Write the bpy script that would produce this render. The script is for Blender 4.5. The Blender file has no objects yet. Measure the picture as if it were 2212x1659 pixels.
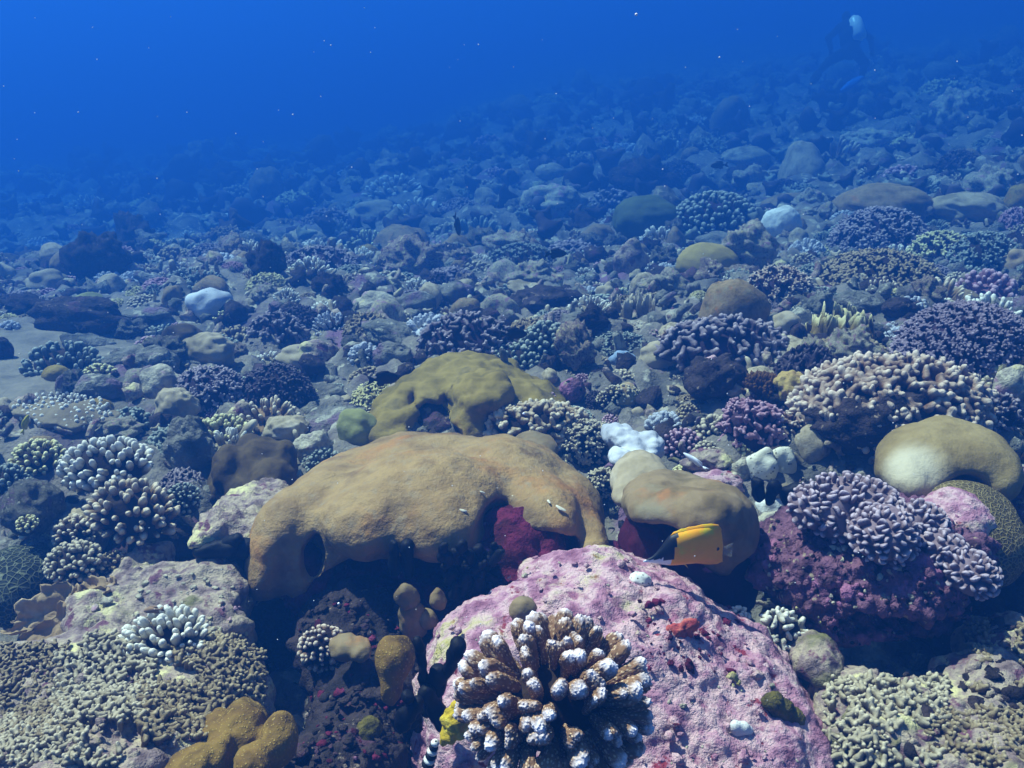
import bpy, math, random
import numpy as np
from mathutils import Vector, Matrix, Quaternion

random.seed(7)
RNG = np.random.default_rng(11)
SC = bpy.context.scene
COL = SC.collection

# ------------------------------------------------------------------ camera
CAM_H = 1.2
PITCH = math.radians(20.0)
FOV = math.radians(55.0)
cam_data = bpy.data.cameras.new('camera')
cam_data.sensor_width = 36.0
cam_data.angle = FOV
cam_data.clip_start = 0.05
cam_data.clip_end = 400.0
cam = bpy.data.objects.new('camera', cam_data)
cam.location = (0, 0, CAM_H)
cam.rotation_euler = (math.pi / 2 - PITCH, 0, 0)
COL.objects.link(cam)
SC.camera = cam

# ------------------------------------------------------------------ world, sun, exposure
SUN_ELEV = math.radians(60.0)
SUN_AZ = math.radians(-62.0)          # measured from +Y (view direction) towards +X; negative = from the left
world = bpy.data.worlds.new('World')
SC.world = world
world.use_nodes = True
wn = world.node_tree
bg = wn.nodes['Background']
sky = wn.nodes.new('ShaderNodeTexSky')
sky.sky_type = 'NISHITA'
sky.sun_disc = False
sky.sun_elevation = SUN_ELEV
sky.sun_rotation = SUN_AZ
wn.links.new(sky.outputs['Color'], bg.inputs['Color'])
bg.inputs['Strength'].default_value = 0.05

sun_data = bpy.data.lights.new('sun', 'SUN')
sun_data.energy = 5.0
sun_data.angle = math.radians(0.7)
sun_data.color = (1.0, 0.85, 0.69)
sun = bpy.data.objects.new('sun', sun_data)
sd = Vector((math.sin(SUN_AZ) * math.cos(SUN_ELEV), math.cos(SUN_AZ) * math.cos(SUN_ELEV), math.sin(SUN_ELEV)))
sun.rotation_euler = sd.to_track_quat('Z', 'Y').to_euler()
sun.location = sd * 30
COL.objects.link(sun)

SC.view_settings.view_transform = 'Standard'
SC.view_settings.look = 'None'
SC.view_settings.gamma = 1.0
SC.view_settings.exposure = 1.72
SC.render.engine = 'CYCLES'
SC.cycles.use_denoising = True
SC.cycles.volume_bounces = 1
SC.cycles.max_bounces = 6
SC.cycles.diffuse_bounces = 2
SC.cycles.glossy_bounces = 1
SC.cycles.use_adaptive_sampling = True

# ------------------------------------------------------------------ pixel helpers (photo plane of 2212 x 1659)
PW, PH = 2212.0, 1659.0
FPX = PW / 2 / math.tan(FOV / 2)
cF = np.array([0, math.cos(PITCH), -math.sin(PITCH)])
cU = np.array([0, math.sin(PITCH), math.cos(PITCH)])
cX = np.array([1.0, 0, 0])
CAMP = np.array([0, 0, CAM_H])

def ray(px, py):
    return cF + cX * ((px - PW / 2) / FPX) + cU * (-(py - PH / 2) / FPX)

def W(px, py, y):
    """world point on the sight line at forward distance y"""
    d = ray(px, py)
    return CAMP + d * (y / d[1])

def cdepth(p):
    return float(np.dot(np.asarray(p) - CAMP, cF))

def px2m(n, p):
    """length of n photo pixels at world point p"""
    return n * cdepth(p) / FPX

# ------------------------------------------------------------------ noise
def _hash(ix, iy, iz, seed):
    h = (ix.astype(np.int64) * 374761393 + iy.astype(np.int64) * 668265263 + iz.astype(np.int64) * 2147483647 + seed * 1274126177) & 0xFFFFFFFF
    h = ((h ^ (h >> 13)) * 1274126177) & 0xFFFFFFFF
    h = ((h ^ (h >> 16)) * 2246822519) & 0xFFFFFFFF
    return ((h ^ (h >> 15)) & 0xFFFFFF) / float(0xFFFFFF)

def vnoise(P, seed=0):
    """value noise, -1..1, P (n,3)"""
    i = np.floor(P).astype(np.int64); f = P - i
    u = f * f * f * (f * (f * 6 - 15) + 10)
    r = 0
    for dx in (0, 1):
        wx = u[:, 0] if dx else 1 - u[:, 0]
        for dy in (0, 1):
            wy = u[:, 1] if dy else 1 - u[:, 1]
            for dz in (0, 1):
                wz = u[:, 2] if dz else 1 - u[:, 2]
                r = r + wx * wy * wz * _hash(i[:, 0] + dx, i[:, 1] + dy, i[:, 2] + dz, seed)
    return r * 2 - 1

def fbm(P, octv=4, seed=0, gain=0.5):
    a = 1.0; s = 0; t = 0
    for k in range(octv):
        s = s + a * vnoise(P * (2.03 ** k) + 17.3 * k, seed + k); t += a; a *= gain
    return s / t

def worley2(P, seed=0):
    """distance to nearest feature point and its id hash, P (n,2)"""
    i = np.floor(P).astype(np.int64); best = np.full(len(P), 9.0); idh = np.zeros(len(P))
    for dx in (-1, 0, 1):
        for dy in (-1, 0, 1):
            cx = i[:, 0] + dx; cy = i[:, 1] + dy
            z0 = np.zeros_like(cx)
            fx = cx + _hash(cx, cy, z0, seed); fy = cy + _hash(cx, cy, z0 + 1, seed)
            d = np.hypot(P[:, 0] - fx, P[:, 1] - fy)
            m = d < best
            best = np.where(m, d, best); idh = np.where(m, _hash(cx, cy, z0 + 2, seed), idh)
    return best, idh

def worley3(P, seed=0):
    i = np.floor(P).astype(np.int64); best = np.full(len(P), 9.0)
    for dx in (-1, 0, 1):
        for dy in (-1, 0, 1):
            for dz in (-1, 0, 1):
                c0 = i[:, 0] + dx; c1 = i[:, 1] + dy; c2 = i[:, 2] + dz
                d = np.sqrt((P[:, 0] - c0 - _hash(c0, c1, c2, seed)) ** 2 + (P[:, 1] - c1 - _hash(c0, c1, c2, seed + 1)) ** 2 + (P[:, 2] - c2 - _hash(c0, c1, c2, seed + 2)) ** 2)
                best = np.minimum(best, d)
    return best

def sstep(a, b, x):
    t = np.clip((x - a) / (b - a), 0, 1)
    return t * t * (3 - 2 * t)

# ------------------------------------------------------------------ mesh helpers
def mesh_np(name, V, F, mat=None, smooth=True, hgt=None):
    V = np.asarray(V, np.float32); F = np.asarray(F, np.int32)
    me = bpy.data.meshes.new(name)
    nf, k = F.shape
    me.vertices.add(len(V)); me.vertices.foreach_set('co', V.ravel())
    me.loops.add(nf * k); me.loops.foreach_set('vertex_index', F.ravel())
    me.polygons.add(nf)
    me.polygons.foreach_set('loop_start', np.arange(0, nf * k, k, dtype=np.int32))
    me.polygons.foreach_set('use_smooth', np.full(nf, smooth))
    me.update(calc_edges=True)
    if hgt is not None:
        at = me.attributes.new('branch_height', 'FLOAT', 'POINT'); at.data.foreach_set('value', np.asarray(hgt, np.float32))
    if mat is not None:
        me.materials.append(mat)
    return me

def normals_np(V, F):
    a = V[F[:, 0]]; b = V[F[:, 1]]; c = V[F[:, 2]]
    n = np.cross(b - a, c - a)
    if F.shape[1] == 4:
        d = V[F[:, 3]]; n = np.cross(c - a, d - b)
    N = np.zeros_like(V)
    for k in range(F.shape[1]):
        np.add.at(N, F[:, k], n)
    return N / np.maximum(np.linalg.norm(N, axis=1, keepdims=True), 1e-9)

def paint(o, m):
    """give one object its own material although the mesh is shared"""
    s = o.material_slots[0]; s.link = 'OBJECT'; s.material = m
    return o

def obj(name, me, parent=None, loc=None, rot=None, scale=None):
    o = bpy.data.objects.new(name, me)
    COL.objects.link(o)
    if parent is not None:
        o.parent = parent
    if loc is not None: o.location = loc
    if rot is not None: o.rotation_euler = rot
    if scale is not None: o.scale = scale if hasattr(scale, '__len__') else (scale,) * 3
    return o

def tag(o, label, cat, group=None):
    o['label'] = label; o['category'] = cat
    if group: o['group'] = group
    return o

def thing(name, label, cat, loc=(0, 0, 0), rotz=0.0, group=None):
    e = bpy.data.objects.new(name, None)
    e.empty_display_size = 0.05
    COL.objects.link(e); e.location = loc; e.rotation_euler = (0, 0, rotz)
    return tag(e, label, cat, group)

# ------------------------------------------------------------------ signed distance modelling + surface nets
def ell(c, r, rot=(0, 0, 0)):
    c = np.asarray(c, float); r = np.asarray(r, float)
    R = np.array(Matrix.Rotation(rot[2], 3, 'Z') @ Matrix.Rotation(rot[1], 3, 'Y') @ Matrix.Rotation(rot[0], 3, 'X'))
    def f(P):
        q = (P - c) @ R
        k0 = np.linalg.norm(q / r, axis=1); k1 = np.linalg.norm(q / (r * r), axis=1)
        return k0 * (k0 - 1) / np.maximum(k1, 1e-9)
    ext = np.abs(R) @ r
    f.lo = c - ext; f.hi = c + ext
    return f

def cap(a, b, ra, rb):
    a = np.asarray(a, float); b = np.asarray(b, float); ab = b - a
    def f(P):
        t = np.clip(((P - a) @ ab) / max(np.dot(ab, ab), 1e-12), 0, 1)
        return np.linalg.norm(P - a - t[:, None] * ab, axis=1) - (ra + (rb - ra) * t)
    m = max(ra, rb)
    f.lo = np.minimum(a, b) - m; f.hi = np.maximum(a, b) + m
    return f

def smin(a, b, k):
    h = np.clip(0.5 + 0.5 * (b - a) / k, 0, 1)
    return b * (1 - h) + a * h - k * h * (1 - h)

def sdf_eval(ops, P):
    d = None
    for op, f, k in ops:
        v = f(P)
        if d is None: d = v
        elif op == 'u': d = smin(d, v, k)
        elif op == 's': d = -smin(-d, v, k)
        else: d = -smin(-d, -v, k)
    return d

def nets(ops, h, pad=None):
    lo = np.min([f.lo for o, f, k in ops if o == 'u'], axis=0) - (pad or 3 * h)
    hi = np.max([f.hi for o, f, k in ops if o == 'u'], axis=0) + (pad or 3 * h)
    n = np.maximum(np.ceil((hi - lo) / h).astype(int) + 1, 4)
    ax = [lo[i] + h * np.arange(n[i]) for i in range(3)]
    G = np.stack(np.meshgrid(*ax, indexing='ij'), -1).reshape(-1, 3)
    D = sdf_eval(ops, G).reshape(n)
    cn = n - 1
    acc = np.zeros((*cn, 3)); cnt = np.zeros(cn)
    corner = [(i, j, k) for i in (0, 1) for j in (0, 1) for k in (0, 1)]
    sl = lambda c: D[c[0]:c[0] + cn[0], c[1]:c[1] + cn[1], c[2]:c[2] + cn[2]]
    for a in corner:
        for b in corner:
            if a < b and sum(abs(x - y) for x, y in zip(a, b)) == 1:
                va = sl(a); vb = sl(b); m = (va < 0) != (vb < 0)
                t = np.where(m, va / np.where(m, va - vb, 1), 0)
                for q in range(3):
                    acc[..., q] += np.where(m, a[q] + t * (b[q] - a[q]), 0)
                cnt += m
    on = cnt > 0
    idx = np.full(cn, -1, np.int64); idx[on] = np.arange(on.sum())
    base = np.stack(np.nonzero(on), -1)
    V = lo + h * (base + acc[on] / cnt[on][:, None])
    Fs = []
    I = D < 0
    for q in range(3):
        u = (q + 1) % 3; v = (q + 2) % 3
        s0 = [slice(1, cn[0]), slice(1, cn[1]), slice(1, cn[2])]; s0[q] = slice(0, cn[q])
        s1 = list(s0); s1[q] = slice(1, cn[q] + 1)
        a = I[tuple(s0)]; b = I[tuple(s1)]
        m = a != b
        g = np.stack(np.nonzero(m), -1)
        g[:, u] += 1; g[:, v] += 1
        flip = ~a[m]
        def at(du, dv):
            w = g.copy(); w[:, u] -= du; w[:, v] -= dv
            return idx[w[:, 0], w[:, 1], w[:, 2]]
        quad = np.stack([at(1, 1), at(0, 1), at(0, 0), at(1, 0)], -1)
        quad[flip] = quad[flip][:, ::-1]
        Fs.append(quad)
    F = np.concatenate(Fs)
    F = F[(F >= 0).all(1)]
    return V, F

def rough_up(V, F, amps, seed=0):
    """displace along normals; amps = [(wavelength, amplitude), ...] in metres; negative wavelength = cellular lumps"""
    N = normals_np(V, F); d = np.zeros(len(V))
    for k, (wl, a) in enumerate(amps):
        if wl > 0:
            d += a * fbm(V / wl, 2, seed + 5 * k)
        else:
            d += a * (0.55 - worley3(V / -wl, seed + 5 * k))
    return V + N * d[:, None]

def lathe(prof, n=12):
    """closed tube from profile [(r,z)...], ends collapsed to points"""
    V = []; F = []
    m = len(prof)
    for r, z in prof:
        for k in range(n):
            a = 2 * math.pi * k / n
            V.append((r * math.cos(a), r * math.sin(a), z))
    for i in range(m - 1):
        for k in range(n):
            F.append((i * n + k, i * n + (k + 1) % n, (i + 1) * n + (k + 1) % n, (i + 1) * n + k))
    return np.array(V, float), np.array(F)

def join_np(parts):
    Vs = []; Fs = []; o = 0
    for V, F in parts:
        Vs.append(V); Fs.append(F + o); o += len(V)
    return np.concatenate(Vs), np.concatenate(Fs)

def stamp(bases, mats, pick):
    """many transformed copies joined into one mesh; mats (n,4,4)"""
    out = []
    for M4, b in zip(mats, pick):
        V, F = bases[b]
        out.append((V @ M4[:3, :3].T + M4[:3, 3], F))
    return join_np(out)

def basis(d, spin=0.0):
    """rotation matrix taking +Z to d"""
    return np.array((Vector(d).to_track_quat('Z', 'Y').to_matrix() @ Matrix.Rotation(spin, 3, 'Z')))

def m4(R, s, t):
    M = np.eye(4); M[:3, :3] = R * np.asarray(s)[None, :] if hasattr(s, '__len__') else R * s; M[:3, 3] = t
    return M

# ------------------------------------------------------------------ materials
def lin(c):
    """sRGB 0-255 triple or '#hex' to linear rgba"""
    if isinstance(c, str):
        c = tuple(int(c[i:i + 2], 16) for i in (1, 3, 5))
    f = lambda v: v / 12.92 if v <= 0.04045 else ((v + 0.055) / 1.055) ** 2.4
    return (f(c[0] / 255), f(c[1] / 255), f(c[2] / 255), 1.0)

MATS = {}
def mat(name, cols, s=6.0, alt=None, alt_s=None, alt_cut=(0.55, 0.65), alt2=None, alt2_s=None, alt2_cut=(0.58, 0.64), bump=0.4, bs=40.0,
        bdist=0.01, rough=0.8, tip=None, dots=None, cells=None, spec=0.12, rnd=True, alt3=None, patch=None):
    """cols: 2-4 albedo colours spread by noise; alt / alt2: patches; tip (colour, z0, z1); dots (colour, scale, size); cells (scale, strength, wall colour)"""
    if name in MATS: return MATS[name]
    m = bpy.data.materials.new(name); m.use_nodes = True
    nt = m.node_tree; N = nt.nodes; L = nt.links
    b = N['Principled BSDF']
    b.inputs['Roughness'].default_value = rough
    b.inputs['Specular IOR Level'].default_value = spec
    tc = N.new('ShaderNodeTexCoord'); oi = N.new('ShaderNodeObjectInfo')
    vec = tc.outputs['Object']
    if rnd:
        mu = N.new('ShaderNodeVectorMath'); mu.operation = 'SCALE'; mu.inputs[0].default_value = (37.0, 91.0, 53.0)
        L.new(oi.outputs['Random'], mu.inputs['Scale'])
        ad = N.new('ShaderNodeVectorMath'); ad.operation = 'ADD'
        L.new(vec, ad.inputs[0]); L.new(mu.outputs[0], ad.inputs[1]); vec = ad.outputs[0]
    def noise(scale, detail=5.0, rg=0.6):
        n = N.new('ShaderNodeTexNoise'); n.inputs['Scale'].default_value = scale; n.inputs['Detail'].default_value = detail
        n.inputs['Roughness'].default_value = rg; L.new(vec, n.inputs['Vector']); return n.outputs['Fac']
    def ramp(fac, stops):
        r = N.new('ShaderNodeValToRGB'); e = r.color_ramp.elements
        while len(e) < len(stops): e.new(0.5)
        for k, (p, c) in enumerate(stops):
            e[k].position = p; e[k].color = c
        L.new(fac, r.inputs['Fac']); return r.outputs['Color']
    def mix(fac, a, c):
        x = N.new('ShaderNodeMix'); x.data_type = 'RGBA'
        if hasattr(fac, 'is_linked'): L.new(fac, x.inputs['Factor'])
        else: x.inputs['Factor'].default_value = fac
        L.new(a, x.inputs['A'])
        if hasattr(c, 'is_linked'): L.new(c, x.inputs['B'])
        else: x.inputs['B'].default_value = c
        return x.outputs['Result']
    def mrange(v, a, c):
        x = N.new('ShaderNodeMapRange'); x.interpolation_type = 'SMOOTHSTEP'
        x.inputs['From Min'].default_value = a; x.inputs['From Max'].default_value = c
        L.new(v, x.inputs['Value']); return x.outputs['Result']
    nc = len(cols)
    pos = np.linspace(0.34, 0.66, nc)
    col = ramp(noise(s), [(float(p), lin(c)) for p, c in zip(pos, cols)])
    if alt: col = mix(mrange(noise(alt_s or s * 0.7, 6, 0.65), *alt_cut), col, lin(alt))
    if alt2: col = mix(mrange(noise(alt2_s or s * 2.7, 4, 0.6), *alt2_cut), col, lin(alt2))
    if alt3: col = mix(mrange(noise(alt3[1], 6, 0.6), alt3[2], alt3[3]), col, lin(alt3[0]))
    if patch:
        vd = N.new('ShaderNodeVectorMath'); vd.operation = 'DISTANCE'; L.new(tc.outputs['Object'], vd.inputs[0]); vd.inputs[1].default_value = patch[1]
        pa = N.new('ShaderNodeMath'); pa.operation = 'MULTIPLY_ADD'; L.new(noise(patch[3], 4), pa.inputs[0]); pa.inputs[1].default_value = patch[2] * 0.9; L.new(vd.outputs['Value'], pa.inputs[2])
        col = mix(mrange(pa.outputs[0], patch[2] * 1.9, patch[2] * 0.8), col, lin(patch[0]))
    height = None
    if cells:
        v = N.new('ShaderNodeTexVoronoi'); v.feature = 'DISTANCE_TO_EDGE'; v.inputs['Scale'].default_value = cells[0]
        L.new(vec, v.inputs['Vector'])
        wall = mrange(v.outputs['Distance'], 0.16, 0.02)
        col = mix(wall, col, lin(cells[2])); height = wall
    if dots:
        v = N.new('ShaderNodeTexVoronoi'); v.inputs['Scale'].default_value = dots[1]; L.new(vec, v.inputs['Vector'])
        dm = mrange(v.outputs['Distance'], dots[2] * 1.25, dots[2] * 0.7)
        col = mix(dm, col, lin(dots[0]))
        if height is None: height = dm
    if tip:
        sx = N.new('ShaderNodeAttribute'); sx.attribute_name = 'branch_height'
        ad = N.new('ShaderNodeMath'); ad.operation = 'MULTIPLY_ADD'; L.new(noise(3.0, 3), ad.inputs[0]); ad.inputs[1].default_value = 0.35
        L.new(sx.outputs['Fac'], ad.inputs[2])
        col = mix(mrange(ad.outputs[0], tip[1] + 0.17, tip[2] + 0.17), col, lin(tip[0]))
    L.new(col, b.inputs['Base Color'])
    if bump:
        h = noise(bs, 4, 0.65)
        if height is not None:
            mm = N.new('ShaderNodeMath'); mm.operation = 'MULTIPLY_ADD'
            L.new(height, mm.inputs[0]); mm.inputs[1].default_value = cells[1] if cells else 1.0; L.new(h, mm.inputs[2]); h = mm.outputs[0]
        bu = N.new('ShaderNodeBump'); bu.inputs['Strength'].default_value = bump; bu.inputs['Distance'].default_value = bdist
        L.new(h, bu.inputs['Height']); L.new(bu.outputs['Normal'], b.inputs['Normal'])
    MATS[name] = m
    return m
# ------------------------------------------------------------------ the reef bed
MOUNDS = []          # (x, y, height, radius) low humps under particular colonies

def ground_base(x, y):
    """large shape of the reef slope: falls away to the left, climbs to the right and back"""
    x = np.asarray(x, float); y = np.asarray(y, float)
    far = sstep(2.5, 9.0, y)
    z = far * (0.06 * np.minimum(x, 0) + 0.05 * np.maximum(x, 0))
    z += -0.75 * sstep(3.4, 11.0, y) * sstep(8.0, 1.0, x * 9.0 / np.maximum(y, 4)) + 0.035 * np.maximum(y - 10, 0) * sstep(-4, 6, x) - 0.045 * np.maximum(y - 7, 0) * sstep(1.5, -5, x)
    z -= 0.34 * sstep(3.0, 2.0, y)
    z = np.where(z > 1.2, 1.2 + 1.0 * np.tanh((z - 1.2) / 1.0), z)
    for mx, my, mh, mr in MOUNDS:
        z = z + mh * np.exp(-((x - mx) ** 2 + (y - my) ** 2) / (mr * mr))
    return np.maximum(z, -6.5)

def ground_np(x, y):
    x = np.asarray(x, float); y = np.asarray(y, float)
    z = ground_base(x, y)
    P = np.stack([x, y, np.zeros_like(x)], -1)
    near = sstep(1.8, 4.0, y)
    z = z + (0.06 + 0.12 * near) * fbm(P / 1.3, 3, 3) + (0.03 + 0.03 * near) * fbm(P / 0.33, 3, 9)
    z = z + 0.14 * sstep(6, 12, y) * fbm(P / 2.3, 3, 21)
    return z

def gz(x, y):
    return float(ground_np(np.array([x]), np.array([y]))[0])

def hit(px, py):
    """where the sight line through a photo pixel meets the reef bed"""
    d = ray(px, py)
    t = np.geomspace(0.9, 60, 420)
    P = CAMP + t[:, None] * d
    below = P[:, 2] < ground_np(P[:, 0], P[:, 1])
    k = int(np.argmax(below)) if below.any() else len(t) - 1
    a, b = t[max(k - 1, 0)], t[k]
    t = np.linspace(a, b, 24); P = CAMP + t[:, None] * d
    below = P[:, 2] < ground_np(P[:, 0], P[:, 1]); b = t[int(np.argmax(below))] if below.any() else b
    return CAMP + b * d

_sp = hit(40, 790)
SAND = (float(_sp[0]) - 0.1, float(_sp[1]))
def build_ground():
    nr, na = 520, 560
    r = np.geomspace(0.8, 70, nr); a = np.radians(np.linspace(-62, 62, na))
    Rg, Ag = np.meshgrid(r, a, indexing='ij')
    x = (Rg * np.sin(Ag)).ravel(); y = (Rg * np.cos(Ag)).ravel()
    z = ground_np(x, y)
    P2 = np.stack([x, y], -1)
    P3 = np.stack([x, y, np.zeros_like(x)], -1)
    det = sstep(22, 6, y)
    sand = sstep(0.35, 0.75, np.exp(-(((x - SAND[0]) / 0.55) ** 2 + ((y - SAND[1]) / 0.75) ** 2)))
    warp = np.stack([vnoise(P3 * 9, 51), vnoise(P3 * 9, 52)], -1) * 0.25
    w1, i1 = worley2(P2 / 0.16 + warp, 31); w2, i2 = worley2(P2 / 0.065 + warp, 33)
    lump = 0.07 * np.maximum(0.62 - w1, 0) * (0.3 + 1.3 * i1) + 0.030 * np.maximum(0.6 - w2, 0) * (0.3 + 1.3 * i2)
    z = z + (1 - sand) * (0.35 + 0.65 * det) * (lump + 0.010 * fbm(P3 / 0.05, 2, 41)) - sand * 0.02
    # rougher knolls far off, where single colonies melt together
    w3, i3 = worley2(P2 / 0.55, 35)
    z = z + sstep(6, 11, y) * 0.22 * np.maximum(0.62 - w3, 0) * (0.2 + i3)
    w4, i4 = worley2(P2 / 0.27 + warp, 37)
    z = z + sstep(5, 9, y) * 0.15 * np.maximum(0.6 - w4, 0) * (0.2 + 1.2 * i4)
    V = np.stack([x, y, z], -1)
    i = np.arange(nr - 1)[:, None] * na + np.arange(na - 1)[None, :]
    F = np.stack([i, i + na, i + na + 1, i + 1], -1).reshape(-1, 4)[:, ::-1]
    m = mat('reef_rock', ['#3a3834', '#625c52', '#7e7466', '#54484a'], s=3.0, alt='#74566a', alt_s=2.1, alt_cut=(0.56, 0.66), alt2='#a09884', alt2_s=9,
            bump=0.8, bs=45, bdist=0.02, rnd=False)
    me = mesh_np('seabed', V, F, m)
    o = obj('seabed', me)
    o['kind'] = 'structure'
    # pale sand pocket on the left
    n_ = 60
    u, v = np.meshgrid(np.linspace(-1, 1, n_), np.linspace(-1, 1, n_), indexing='ij')
    cx, cy = SAND
    X = cx + u.ravel() * 0.62; Y = cy + v.ravel() * 0.85
    r_ = np.hypot(u, v).ravel()
    Z = ground_np(X, Y) + 0.022 + 0.012 * fbm(np.stack([X, Y, X * 0], -1) / 0.12, 3, 5) - 0.10 * np.maximum(r_ - 0.7 + 0.25 * vnoise(np.stack([X * 5, Y * 5, X * 0], -1), 3), 0) ** 1.2
    i = np.arange(n_ - 1)[:, None] * n_ + np.arange(n_ - 1)[None, :]
    F = np.stack([i, i + n_, i + n_ + 1, i + 1], -1).reshape(-1, 4)
    so = obj('sand', mesh_np('sand', np.stack([X, Y, Z], -1), F, mat('pale_sand', ['#5e584c', '#756d5e', '#847a68'], s=9, bump=0.6, bs=60, bdist=0.01, rnd=False)))
    so['kind'] = 'structure'
    return o

def build_haze():
    lo = np.array([-75, -14, -9.0]); hi = np.array([75, 95, 3.0])
    V = [(x, y, z) for x in (lo[0], hi[0]) for y in (lo[1], hi[1]) for z in (lo[2], hi[2])]
    F = [(0, 1, 3, 2), (4, 6, 7, 5), (0, 4, 5, 1), (2, 3, 7, 6), (0, 2, 6, 4), (1, 5, 7, 3)]
    me = bpy.data.meshes.new('haze'); me.from_pydata(V, [], F); me.update()
    m = bpy.data.materials.new('sea_water'); m.use_nodes = True
    N = m.node_tree.nodes; N.clear()
    out = N.new('ShaderNodeOutputMaterial'); pv = N.new('ShaderNodeVolumePrincipled')
    pv.inputs['Color'].default_value = HAZE_COL
    pv.inputs['Absorption Color'].default_value = HAZE_ABS
    pv.inputs['Density'].default_value = HAZE_D
    pv.inputs['Anisotropy'].default_value = 0.46
    m.node_tree.links.new(pv.outputs['Volume'], out.inputs['Volume'])
    me.materials.append(m)
    o = obj('haze', me); o['kind'] = 'stuff'
    return o

HAZE_D = 0.235
def _haze(ext, alb):
    col = [e * a for e, a in zip(ext, alb)]
    ab = [max(0.0, 1 - max(e - c, 0) / (1 - c)) ** 2 for e, c in zip(ext, col)]
    return (*col, 1.0), (*ab, 1.0)
HAZE_COL, HAZE_ABS = _haze((0.90, 0.60, 0.52), (0.012, 0.128, 0.56))
build_ground()
# ------------------------------------------------------------------ coral generators
def finger_np(r=0.2, sides=9, rings=8, bend=0.12, seed=0, bulge=0.15, tipr=0.8):
    rs = np.random.default_rng(seed)
    prof = []
    for k in range(rings):
        t = k / (rings - 1)
        prof.append((r * (1 - (1 - tipr) * t) * (1 + bulge * rs.uniform(-1, 1)), t * (1 - r * 0.8)))
    z = prof[-1][1]; rl = prof[-1][0]
    for a in (35, 65, 86):
        prof.append((rl * math.cos(math.radians(a)), z + r * 0.8 * math.sin(math.radians(a))))
    V, F = lathe(prof, sides)
    a = rs.uniform(0, 6.28)
    V[:, 0] += bend * math.cos(a) * V[:, 2] ** 2; V[:, 1] += bend * math.sin(a) * V[:, 2] ** 2
    V[:, :2] *= (1 + 0.22 * vnoise(V * 3.3 + seed * 7.1, seed))[:, None]
    return V, F

def fork_np(r=0.2, seed=0, h=0.085, tips=3, spread=0.32):
    rs = np.random.default_rng(seed)
    ops = [('u', cap((0, 0, 0), (0, 0, 0.55), r, r * 0.95), 0.05)]
    a0 = rs.uniform(0, 6.28)
    for k in range(tips):
        a = a0 + 6.28 * k / tips + rs.uniform(-0.4, 0.4); s = spread * rs.uniform(0.6, 1.2)
        ops.append(('u', cap((0, 0, 0.45), (s * math.cos(a), s * math.sin(a), rs.uniform(0.75, 1.0) - r * 0.8), r * 0.9, r * 0.75), 0.10))
    return nets(ops, h)

def wart_np(r=0.24, seed=0, h=0.028, tips=1, amp=0.030, density=150):
    """finger with raised wart-like bumps"""
    rs = np.random.default_rng(seed)
    ops = [('u', cap((0, 0, 0), (0, 0, 0.72), r * 0.85, r * 1.1), 0.05)]
    for k in range(tips):
        a = rs.uniform(0, 6.28); s = rs.uniform(0.12, 0.28) if tips > 1 else 0.05
        ops.append(('u', cap((0, 0, 0.5), (s * math.cos(a), s * math.sin(a), rs.uniform(0.70, 0.84)), r * 0.8, r * 0.9), 0.14))
    V, F = nets(ops, h)
    N = normals_np(V, F)
    i = rs.choice(len(V), density, replace=False)
    C = V[i]
    d = np.full(len(V), 9.0)
    for c in C: d = np.minimum(d, np.linalg.norm(V - c, axis=1))
    V = V + N * (amp * np.clip(1 - (d / 0.045) ** 2, -0.3, 1))[:, None]
    V = V + N * (0.05 * vnoise(V * 2.5, seed))[:, None]
    return V, F

def lobes_np(n=9, seed=0, w=1.0, hgt=0.6, h=0.06, k=0.10, rmin=0.22, rmax=0.38, flat=1.0, amps=((0.35, 0.03), (0.12, 0.012))):
    """cluster of smooth rounded lobes, unit width, sitting on z = 0"""
    rs = np.random.default_rng(seed)
    ops = [('u', ell((0, 0, hgt * 0.1), (w * 0.42, w * 0.42, hgt * 0.55)), 0.05)]
    for i in range(n):
        a = 6.283 * i * 0.618 + rs.uniform(-0.3, 0.3); rr = w * 0.36 * math.sqrt((i + 0.3) / n)
        r = rs.uniform(rmin, rmax) * w * 0.6
        z = hgt * (0.72 - 0.6 * (rr / (w * 0.4)) ** 2) + rs.uniform(-0.06, 0.06)
        ops.append(('u', ell((rr * math.cos(a), rr * math.sin(a), z), (r, r, r * flat)), k))
    V, F = nets(ops, h)
    return rough_up(V, F, amps, seed), F

def dome_np(seed=0, nu=56, nv=26, flat=0.7, lump=0.07, fine=0.015, under=0.35, cell=0.0, cell_s=0.2, squash=1.0):
    """boulder coral: unit-diameter lumpy dome, lower rim tucked in"""
    rs = np.random.default_rng(seed)
    u = np.linspace(0, 2 * math.pi, nu, endpoint=False); v = np.linspace(1e-3, math.pi * (0.5 + under), nv)
    U, T = np.meshgrid(u, v)
    D = np.stack([np.sin(T) * np.cos(U), np.sin(T) * np.sin(U), np.cos(T)], -1).reshape(-1, 3)
    R = 0.5 * (1 + lump * 2.2 * fbm(D * 1.5 + rs.uniform(0, 50), 2, seed) + lump * fbm(D * 4.0 + 9, 2, seed + 3) + fine * fbm(D * 13, 2, seed + 6))
    if cell: R = R + cell * (0.5 - worley3(D * 0.5 / cell_s + 4.2, seed))
    V = D * R[:, None]
    V[:, 2] *= flat * 1.5; V[:, 1] *= squash
    V[:, 2] -= V[:, 2].min()
    i = np.arange(nv - 1)[:, None] * nu + np.arange(nu)[None, :]
    j = np.arange(nv - 1)[:, None] * nu + (np.arange(nu)[None, :] + 1) % nu
    F = np.stack([i, i + nu, j + nu, j], -1).reshape(-1, 4)
    return V, F

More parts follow.
